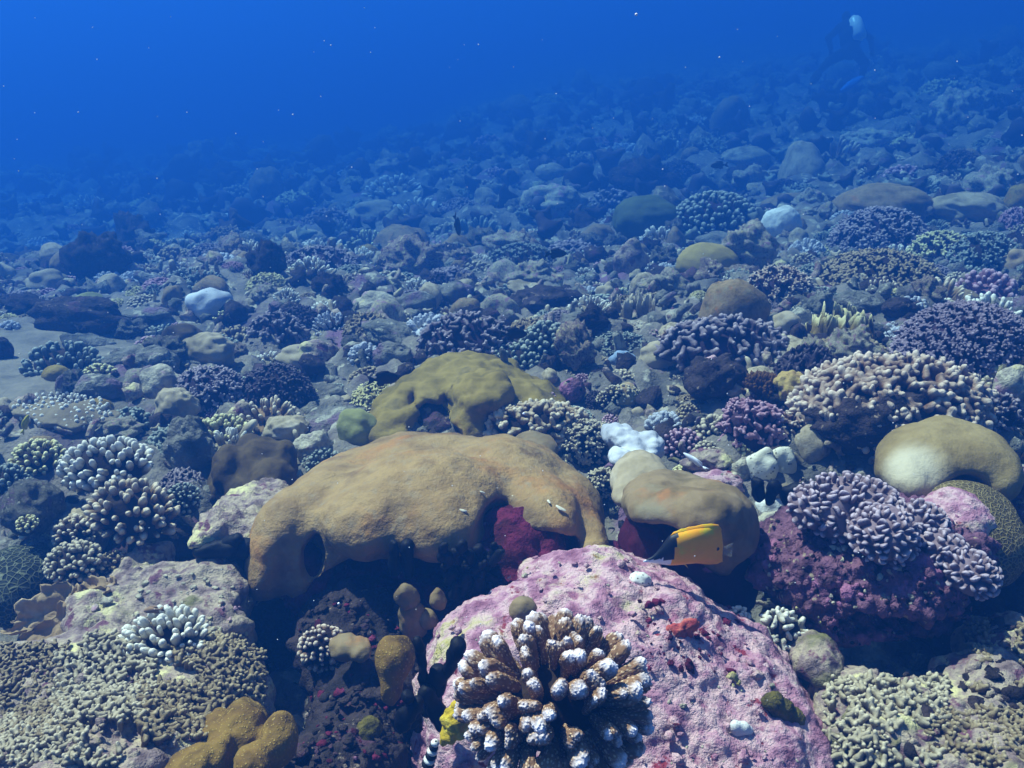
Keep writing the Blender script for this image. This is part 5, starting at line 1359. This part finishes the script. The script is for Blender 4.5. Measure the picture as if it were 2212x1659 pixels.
# ------------------------------------------------------------------ diver
D0 = 17.0
m_suit = mat('wetsuit', ['#08090c', '#101218'], s=4, bump=0.2, bs=20)
m_tank = mat('tank_paint', ['#e8ecea', '#f4f6f4'], s=4, bump=0, rough=0.3, spec=0.4)
m_fin = mat('blue_fin_rubber', ['#1c62c0', '#2670cc'], s=4, bump=0)
c = W(1838, 108, D0); s = px2m(1, c)
def dv(px, py, dy=0.0): return W(px, py, D0 + dy) - c
t = thing('person', 'person in a dark wetsuit with a white tank swimming over the far slope', 'person', tuple(c))
ops = [('u', cap(dv(1838, 112, 0), dv(1832, 62, 0.25), 17 * s, 21 * s), 0.03), ('u', ell(dv(1828, 36, 0.42), (9 * s, 10 * s, 12 * s)), 0.03), ('u', cap(dv(1832, 55, 0.28), dv(1829, 45, 0.38), 8 * s, 7 * s), 0.03),
       ('u', cap(dv(1815, 58, 0.25), dv(1790, 82, 0.15), 8 * s, 6.5 * s), 0.03), ('u', cap(dv(1790, 82, 0.15), dv(1795, 108, 0.45), 6.5 * s, 5 * s), 0.03),
       ('u', cap(dv(1852, 58, 0.25), dv(1880, 82, 0.15), 8 * s, 6.5 * s), 0.03), ('u', cap(dv(1880, 82, 0.15), dv(1884, 108, 0.45), 6.5 * s, 5 * s), 0.03),
       ('u', cap(dv(1828, 112, 0), dv(1792, 132, 0.25), 13 * s, 10 * s), 0.03), ('u', cap(dv(1792, 132, 0.25), dv(1772, 152, -0.2), 9.5 * s, 6 * s), 0.03),
       ('u', cap(dv(1848, 112, 0), dv(1868, 138, 0.25), 13 * s, 10 * s), 0.03), ('u', cap(dv(1868, 138, 0.25), dv(1862, 165, -0.2), 9.5 * s, 6 * s), 0.03)]
for hx, hy, sg in ((1795, 108, -1), (1884, 108, 1)):
    ops.append(('u', ell(dv(hx, hy + 6, 0.5), (4.5 * s, 3 * s, 6 * s)), 0.01))
    for k in range(4): ops.append(('u', cap(dv(hx - 3 + 2 * k, hy + 9, 0.52), dv(hx - 4 + 2.6 * k, hy + 15 - abs(k - 1.4), 0.56), 1.3 * s, 1.1 * s), 0.004))
    ops.append(('u', cap(dv(hx - sg * 4, hy + 5, 0.5), dv(hx - sg * 8, hy + 10, 0.53), 1.4 * s, 1.2 * s), 0.004))
V, F = nets(ops, 0.014)
obj('body', mesh_np('body', V, F, m_suit), t)
a, e = dv(1858, 82, -0.06), dv(1846, 44, 0.2)
V, F = lathe([(0.02, 0), (0.8, 0.01), (1, 0.05), (1, 0.82), (0.8, 0.93), (0.35, 0.98), (0.3, 1.06), (0.02, 1.07)], 18)
Rm = basis((e - a) / np.linalg.norm(e - a)); L = np.linalg.norm(e - a) * 1.15
tk = obj('tank', mesh_np('tank', (V * np.array([15 * s, 15 * s, L])) @ Rm.T, F, m_tank), t, tuple(a))
V, F = nets([('u', ell((0, 0, 0), (4 * s, 4 * s, 3 * s)), 0.01), ('u', cap((-7 * s, 0, 0), (7 * s, 0, 0), 2 * s, 2 * s), 0.01)], 0.01)
obj('valve', mesh_np('valve', V, F, m_suit), tk, tuple(Rm @ np.array([0, 0, L * 1.05])))
V, F = nets([('u', ell(dv(1838, 84, 0.06), (24 * s, 13 * s, 27 * s)), 0.02)], 0.03); obj('vest', mesh_np('vest', V, F, m_suit), t)
for px, py, x1, y1, mm in ((1772, 152, 1756, 170, m_suit), (1862, 165, 1822, 186, m_fin)):
    q0, q1 = dv(px, py, -0.2), dv(x1, y1, -0.75)
    V, F = plate_np(3, 6, 24, 0.06, 0.1, 0.05, 0.42, 0.02)
    d = (q1 - q0); L = np.linalg.norm(d)
    Rm = np.array(Vector(d).to_track_quat('X', 'Z').to_matrix())
    obj('fin', mesh_np('fin', (V * np.array([L * 1.25, 44 * s, L])) @ Rm.T, F, mm), t, tuple((q0 + q1) / 2))
# ------------------------------------------------------------------ everything between: colonies and rocks of the reef bed
LAND = [(2.0, 3.3, 'the big finger coral'), (0.85, 3.6, 'the purple branching coral'), (0.95, 5.2, 'the yellow-tan ball coral'), (0.05, 3.9, 'the purple-brown branching coral'),
        (-0.35, 3.3, 'the olive dome'), (-1.1, 3.6, 'the violet branching coral'), (-1.9, 3.4, 'the finger-topped table coral'), (-2.4, 5.0, 'the greenish ball coral'), (-1.6, 5.2, 'the pale blue-white knobs'),
        (-0.7, 6.0, 'the greenish white finger coral'), (0.2, 5.3, 'the pale plate coral'), (1.3, 6.6, 'the crowded branching mound'), (2.6, 6.5, 'the brown hump coral'), (2.4, 4.5, 'the lilac-grey thicket'),
        (-1.0, 2.6, 'the dark brown lobed coral'), (0.75, 2.8, 'the pitted white lumps')]
FARLAND = [(-2.4, 5.0, 'the greenish ball coral'), (-1.6, 5.2, 'the pale blue-white knobs'), (-0.7, 6.0, 'the greenish white finger coral'), (0.25, 6.5, 'the tall pale rock'), (1.3, 6.6, 'the crowded branching mound'), (2.6, 6.5, 'the brown hump coral'), (3.4, 6.5, 'the green-grey branching patch')]
def knob_colony_np(kind, n, seed, bl=0.16, bw=1.0, up=0.3, fl=0.7):
    V, F = dome_np(60 + seed % 4, 24, 12, 0.6667 * fl, 0.1, 0.05, 0.4)
    V = V / (V.max(0) - V.min(0)) * np.array([0.86, 0.86, 0.56 * fl]); V[:, 2] -= V[:, 2].min() + 0.08
    D = surf_points(n, -0.02, seed); rs = np.random.default_rng(seed); mats = []; pick = []
    for d in D:
        p = d * np.array([0.46, 0.46, 0.5 * fl]); nn = d * (1 - up) + np.array([0, 0, up]); nn /= np.linalg.norm(nn)
        L = bl * rs.uniform(0.7, 1.3); mats.append(m4(basis(nn, rs.uniform(0, 6)), (L * bw, L * bw, L), p - nn * L * 0.6 + np.array([0, 0, 0.12 * fl]))); pick.append(int(rs.integers(4)))
    V2, F2 = stamp([npc(f'{kind}{b}', lambda: BR[kind](b)) for b in range(4)], mats, pick)
    hz = np.concatenate([np.zeros(len(V))] + [NPC[f'{kind}{b}'][0][:, 2] for b in pick])
    Vj, Fj = join_np([(V, F), (V2, F2)])
    return Vj, Fj, hz
m_plum = MATS['dark_plum_branch']
LIB = {}
def lib(key, fn, m):
    if key not in LIB:
        r = fn(); LIB[key] = mesh_np(key.split('|')[0], r[0], r[1], m, hgt=r[2] if len(r) > 2 else None)
    return LIB[key]
def kc(kind, n, bl, bw):
    return lambda v: npc(f'kc{kind}{n}{v}', lambda: knob_colony_np(kind, n, v + 7, bl, bw))
KINDS = [  # name, category, shape fn, variants, [(colour word, material)], weight near, weight far, height range
    ('reef_rock', 'rock', lambda v: npc(f'rk{v}', lambda: rock_np(v + 3)), 6, [('grey', m_grey), ('cream', m_cream), ('pink-crusted', m_pink2), ('dark', m_darkrock)], 1.7, 1.2, (0.4, 0.8), 'lumpy rock'),
    ('boulder_coral', 'coral', lambda v: npc(f'bc{v}', lambda: dome_np(v + 80, 40, 20, 0.62, 0.08, 0.02, 0.35)), 4, [('pale', m_pale), ('brown', m_brown), ('olive', m_olive), ('umber', m_darkbrown)], 0.35, 0.5, (0.5, 0.9), 'rounded boulder coral'),
    ('lobed_coral', 'coral', lambda v: npc(f'lc{v}', lambda: lobes_np(8 + v, v + 50, 1.0, 0.7, 0.075)), 4, [('pale', m_pale), ('tan', m_brown), ('cream', m_cream)], 0.6, 0.8, (0.6, 1.0), 'lobed coral'),
    ('branching_coral', 'coral', kc('tuft', 120, 0.18, 1.0), 3, [('plum', m_plum), ('purple', m_purbr), ('grey-green', m_greybr), ('tan', m_knob), ('yellowish', m_yelbr), ('rosy', m_mauvebr)], 4.2, 5.0, (0.55, 1.0), 'bushy branching coral'),
    ('knobbly_coral', 'coral', kc('stub', 90, 0.14, 0.9), 3, [('pale', m_knobp), ('tan', m_knob), ('grey-green', m_greybr), ('whitish', m_bleach), ('mauve', m_mauvebr)], 5.0, 3.0, (0.5, 0.9), 'knobbly coral cushion'),
    ('finger_coral', 'coral', kc('finger', 60, 0.26, 0.8), 3, [('white-tipped', m_whitebr), ('cream-tipped', m_tanbr), ('grey-tipped', m_greybr)], 2.5, 1.5, (0.5, 0.9), 'finger coral'),
    ('plate_coral', 'coral', lambda v: npc(f'pc{v}', lambda: plate_np(v + 20, 8, 36, 0.07, 0.12, 0.22, 0.8)), 4, [('grey', m_grey), ('pale', m_pale)], 0.7, 0.8, (0.8, 1.1), 'plate coral'),
]
rsF = np.random.default_rng(77)
taken = list(FOOT)
for px, py, y, r in ((1010, 940, 3.2, 0.40), (880, 930, 3.0, 0.22), (1140, 920, 3.05, 0.25), (940, 1150, 2.4, 0.5), (1150, 1150, 2.4, 0.35), (545, 1040, 2.7, 0.2), (235, 1050, 2.5, 0.2), (2040, 1010, 2.38, 0.24), (2180, 1110, 2.3, 0.2), (1490, 1130, 2.15, 0.25),
                     (2090, 1150, 2.16, 0.2), (1385, 1010, 2.4, 0.14), (500, 1120, 2.3, 0.2)):
    q = W(px, py, y); taken.append((q[0], q[1], r))
CNT = {}
CAP = {'reef_rock': 125, 'boulder_coral': 65, 'lobed_coral': 130, 'plate_coral': 90}
FARNAME = {'branching_coral': 'bushy_coral', 'knobbly_coral': 'cushion_coral', 'finger_coral': 'tipped_finger_coral'}
def try_place(x, y, r, slack=0.75):
    A = np.array(taken)
    return not ((np.hypot(A[:, 0] - x, A[:, 1] - y) < (A[:, 2] + r) * slack).any())
def add_fill(x, y, r, far):
    w = np.array([k[6] if far else k[5] for k in KINDS]); w = w * np.array([CNT.get((k[0], far), 0) < CAP.get(k[0], 265) for k in KINDS])
    if w.sum() <= 0: return
    k = KINDS[int(rsF.choice(len(KINDS), p=w / w.sum()))]
    CNT[(k[0], far)] = CNT.get((k[0], far), 0) + 1
    nm = FARNAME.get(k[0], k[0]) if far else k[0]
    v = int(rsF.integers(k[3])); cw, m = k[4][int(rsF.integers(len(k[4])))]
    hh = rsF.uniform(*k[7]) * 2 * r
    if far:
        d = [math.hypot(x - a * y / b_, 0.5) for a, b_, _ in FARLAND]; zone = ('in the haze beyond ' if y < 13 else 'deep in the blue haze beyond ') + FARLAND[int(np.argmin(d))][2]
    else:
        d = [math.hypot(x - a, y - b_) for a, b_, _ in LAND]; zone = 'near ' + LAND[int(np.argmin(d))][2]
        d = [math.hypot(x - a, y - b_) for a, b_, _ in NAMED]; i_ = int(np.argmin(d))
        if d[i_] < 1.2 and len(NAMED[i_][2].split()) + len(k[8].split()) <= 12: zone = ('beside ' if d[i_] < 0.45 else 'near ') + NAMED[i_][2]
    z = gz(x, y); sz = ('tiny' if r < 0.07 else 'small' if r < 0.11 else 'fair-sized') if not far else ('small' if r < 0.17 else 'large')
    o = obj(nm, lib(f'{k[0]}|{v}', lambda: k[2](v), m), None, (x, y, z - 0.12 * hh + (0.55 * r if k[0] == 'plate_coral' else 0)), (rsF.uniform(-0.15, 0.15), rsF.uniform(-0.15, 0.15), rsF.uniform(0, 6.28)),
            (2 * r, 2 * r * rsF.uniform(0.75, 1.0), 2 * r * rsF.uniform(0.8, 1.1) if k[0] == 'plate_coral' else hh * 1.25))
    paint(o, m)
    tag(o, f'{sz} {cw} {k[8]} {zone}', k[1], f'{sz} {cw} {k[8]}s {zone}')
    taken.append((x, y, r))
n = 0
for tries in range(22000):
    if n >= 1110: break
    u = rsF.uniform(); y = 2.35 * (8.5 / 2.35) ** (u ** 0.8); half = y * 0.60 + 0.25
    x = rsF.uniform(-half, half); r = float(np.clip(rsF.lognormal(-2.82, 0.42), 0.03, 0.17)) * (0.75 + 0.11 * y)
    if math.hypot((x - SAND[0]) / 0.55, (y - SAND[1]) / 0.75) < 0.95: continue
    if y < 2.9 and abs(x) < 0.75: continue
    if not try_place(x, y, r, 0.6): continue
    add_fill(x, y, r, False); n += 1
n = 0
for tries in range(7000):
    if n >= 680: break
    y = 8.5 * (24 / 8.5) ** (rsF.uniform() ** 1.2); half = y * 0.62
    x = rsF.uniform(-half, half); r = float(np.clip(rsF.lognormal(-1.85, 0.45), 0.07, 0.36)) * (0.7 + 0.03 * y)
    if 0.26 < x / y < 0.41 and 12.5 < y < 18.5: continue
    if not try_place(x, y, r, 0.7): continue
    add_fill(x, y, r, True); n += 1

# rubble too small and too many to count
def rubble(name, m, n, seed, kinds, smin_, smax_, label, y0=1.5, y1=9.5, up=False):
    rs = np.random.default_rng(seed)
    y = y0 * (y1 / y0) ** (rs.uniform(0, 1, n) ** 0.75); x = rs.uniform(-1, 1, n) * (y * 0.62 + 0.2)
    z = ground_np(x, y); bases = [npc(f'rub{q}', RUB[q]) for q in kinds]
    mats = []
    for i in range(n):
        s_ = rs.uniform(smin_, smax_) * (0.6 + 0.16 * y[i]) * (0.6 + 0.8 * rs.uniform() ** 3)
        R_ = basis(rs.normal(0, 0.35 if up else 1, 3) + (np.array([0, 0, 1.0]) if up else 0), rs.uniform(0, 6))
        mats.append(m4(R_, s_, (x[i], y[i], z[i] + 0.012 + s_ * 0.2)) if math.hypot((x[i] - SAND[0]) / 0.6, (y[i] - SAND[1]) / 0.8) > 0.95 else m4(R_, 0.001, (x[i], y[i], z[i] - 0.1)))
    pk = rs.integers(0, len(bases), n)
    V, F = stamp(bases, mats, pk)
    o = obj(name, mesh_np(name, V, F, m, hgt=np.concatenate([bases[b_][0][:, 2] for b_ in pk]))); o['kind'] = 'stuff'; o['label'] = label; o['category'] = 'rubble'
def chunk(seed):
    V, F = dome_np(seed, 9, 6, 0.66, 0.3, 0.1, 0.49); return V - np.array([0, 0, 0.4]), F
RUB = {0: lambda: chunk(1), 1: lambda: chunk(2), 2: lambda: chunk(5), 3: lambda: finger_np(0.2, 6, 4, 0.3, 3), 4: lambda: finger_np(0.26, 6, 3, 0.1, 4), 5: lambda: chunk(9), 6: lambda: fork_np(0.2, 3, 0.2, 3, 0.4), 7: lambda: fork_np(0.2, 8, 0.2, 4, 0.5)}
rubble('coral_rubble', m_grey, 2400, 1, (0, 3, 4, 3, 5), 0.03, 0.075, 'loose grey coral rubble strewn over the reef bed')
rubble('coral_rubble', m_pink2, 1900, 2, (0, 3, 3, 4), 0.025, 0.07, 'pinkish crusted rubble bits strewn over the reef bed')
rubble('coral_rubble', m_knobp, 2200, 3, (6, 3, 4, 4), 0.02, 0.06, 'pale cream rubble bits strewn over the reef bed')
rubble('coral_rubble', m_darkrock, 1200, 4, (0, 1, 2, 5), 0.03, 0.08, 'dark crusted rubble filling gaps of the reef bed')

rubble('coral_growth', MATS['dark_plum_branch'], 900, 5, (6, 7, 0), 0.05, 0.13, 'dim coral growth covering the far hazy slope', 7.5, 24, True)
rubble('coral_growth', m_grey, 700, 6, (0, 1, 2, 6), 0.05, 0.12, 'grey crust and low coral covering the far hazy slope', 7.5, 24, True)
rubble('coral_growth', m_greybr, 500, 7, (6, 7), 0.04, 0.10, 'pale low coral sprigs covering the far hazy slope', 6.5, 22, True)

# small growths roughening the big rocks
def encrust(root_label, ops, box, n, smin_, smax_, m, seed):
    root = next(o for o in COL.objects if o.get('label') == root_label)
    rs = np.random.default_rng(seed); mats = []; base = np.array(root.location)
    Pa, ok = trace(ops, rs.uniform(box[0], box[2], n), rs.uniform(box[1], box[3], n))
    for p in Pa[ok]:
        nn = sdf_normal(ops, p); s_ = px2m(rs.uniform(smin_, smax_) * (0.5 + rs.uniform() ** 2), p)
        mats.append(m4(basis(nn, rs.uniform(0, 6)), (s_, s_ * rs.uniform(0.6, 1), s_ * rs.uniform(0.3, 0.8)), p - base + nn * 0.004))
    bases = [npc(f'rub{q}', RUB[q]) for q in (0, 1, 2, 5)]
    V, F = stamp(bases, mats, rs.integers(0, 4, len(mats)))
    o = obj('crust', mesh_np('crust', V, F, m), root); o['kind'] = 'stuff'
PB = 'large rounded boulder crusted pink and cream under the warty coral'
encrust(PB, pink_ops, (880, 1200, 1800, 1659), 170, 8, 24, m_pink, 1)
encrust(PB, pink_ops, (1000, 1200, 1800, 1659), 80, 5, 14, m_cream, 2)
encrust(PB, pink_ops, (1380, 1280, 1600, 1460), 60, 8, 18, m_maroon, 3)
PU = 'pitted purple boulder under the lavender ridged coral'
encrust(PU, pur_ops, (1640, 1120, 2100, 1400), 300, 8, 24, m_purple, 4)
encrust(PU, pur_ops, (1640, 1180, 2050, 1400), 90, 5, 14, m_cream, 5)
DC = 'dark purple crusted rock face in the crevice beside the pink boulder'
encrust(DC, crev_ops, (650, 1290, 960, 1659), 330, 8, 30, m_darkrock, 6)
encrust(DC, crev_ops, (650, 1290, 960, 1659), 120, 6, 20, m_maroon, 7)
BL = 'broad pale rock bank under knobbly coral crusts and golden lobes'
encrust(BL, bank_ops, (0, 1380, 560, 1659), 200, 8, 30, m_pink2, 8)
encrust('cream and yellow rock slab with sharp sunlit edge beside the crevice', slab_ops, (180, 1220, 560, 1420), 110, 6, 22, m_cream, 9)
BR_ = 'pale rock bank under the tan knobbly coral below the purple boulder'
encrust(BR_, rb_ops, (1780, 1350, 2212, 1659), 220, 8, 30, m_pink2, 10)
encrust(BR_, rb_ops, (1950, 1350, 2212, 1659), 200, 8, 34, m_darkrock, 11)

# specks drifting in the water
rs = np.random.default_rng(8); out = []
Vs, Fs = lathe([(0.02, -1), (0.75, -0.65), (1, 0), (0.75, 0.65), (0.02, 1)], 6)
for k in range(260):
    y = 0.7 * (6 / 0.7) ** rs.uniform(); p = W(rs.uniform(0, PW), rs.uniform(0, PH), y)
    if p[2] < gz(p[0], p[1]) + 0.1: continue
    out.append((Vs * y * rs.uniform(0.0003, 0.0007) * (2.2 if rs.uniform() < 0.06 else 1) + p, Fs))
V, F = join_np(out)
o = obj('drifting_specks', mesh_np('drifting_specks', V, F, mat('speck_white', ['#e0e0e0', '#f0f0f0'], bump=0))); o['kind'] = 'stuff'; o['label'] = 'tiny white specks drifting in the water'; o['category'] = 'specks'
build_haze()
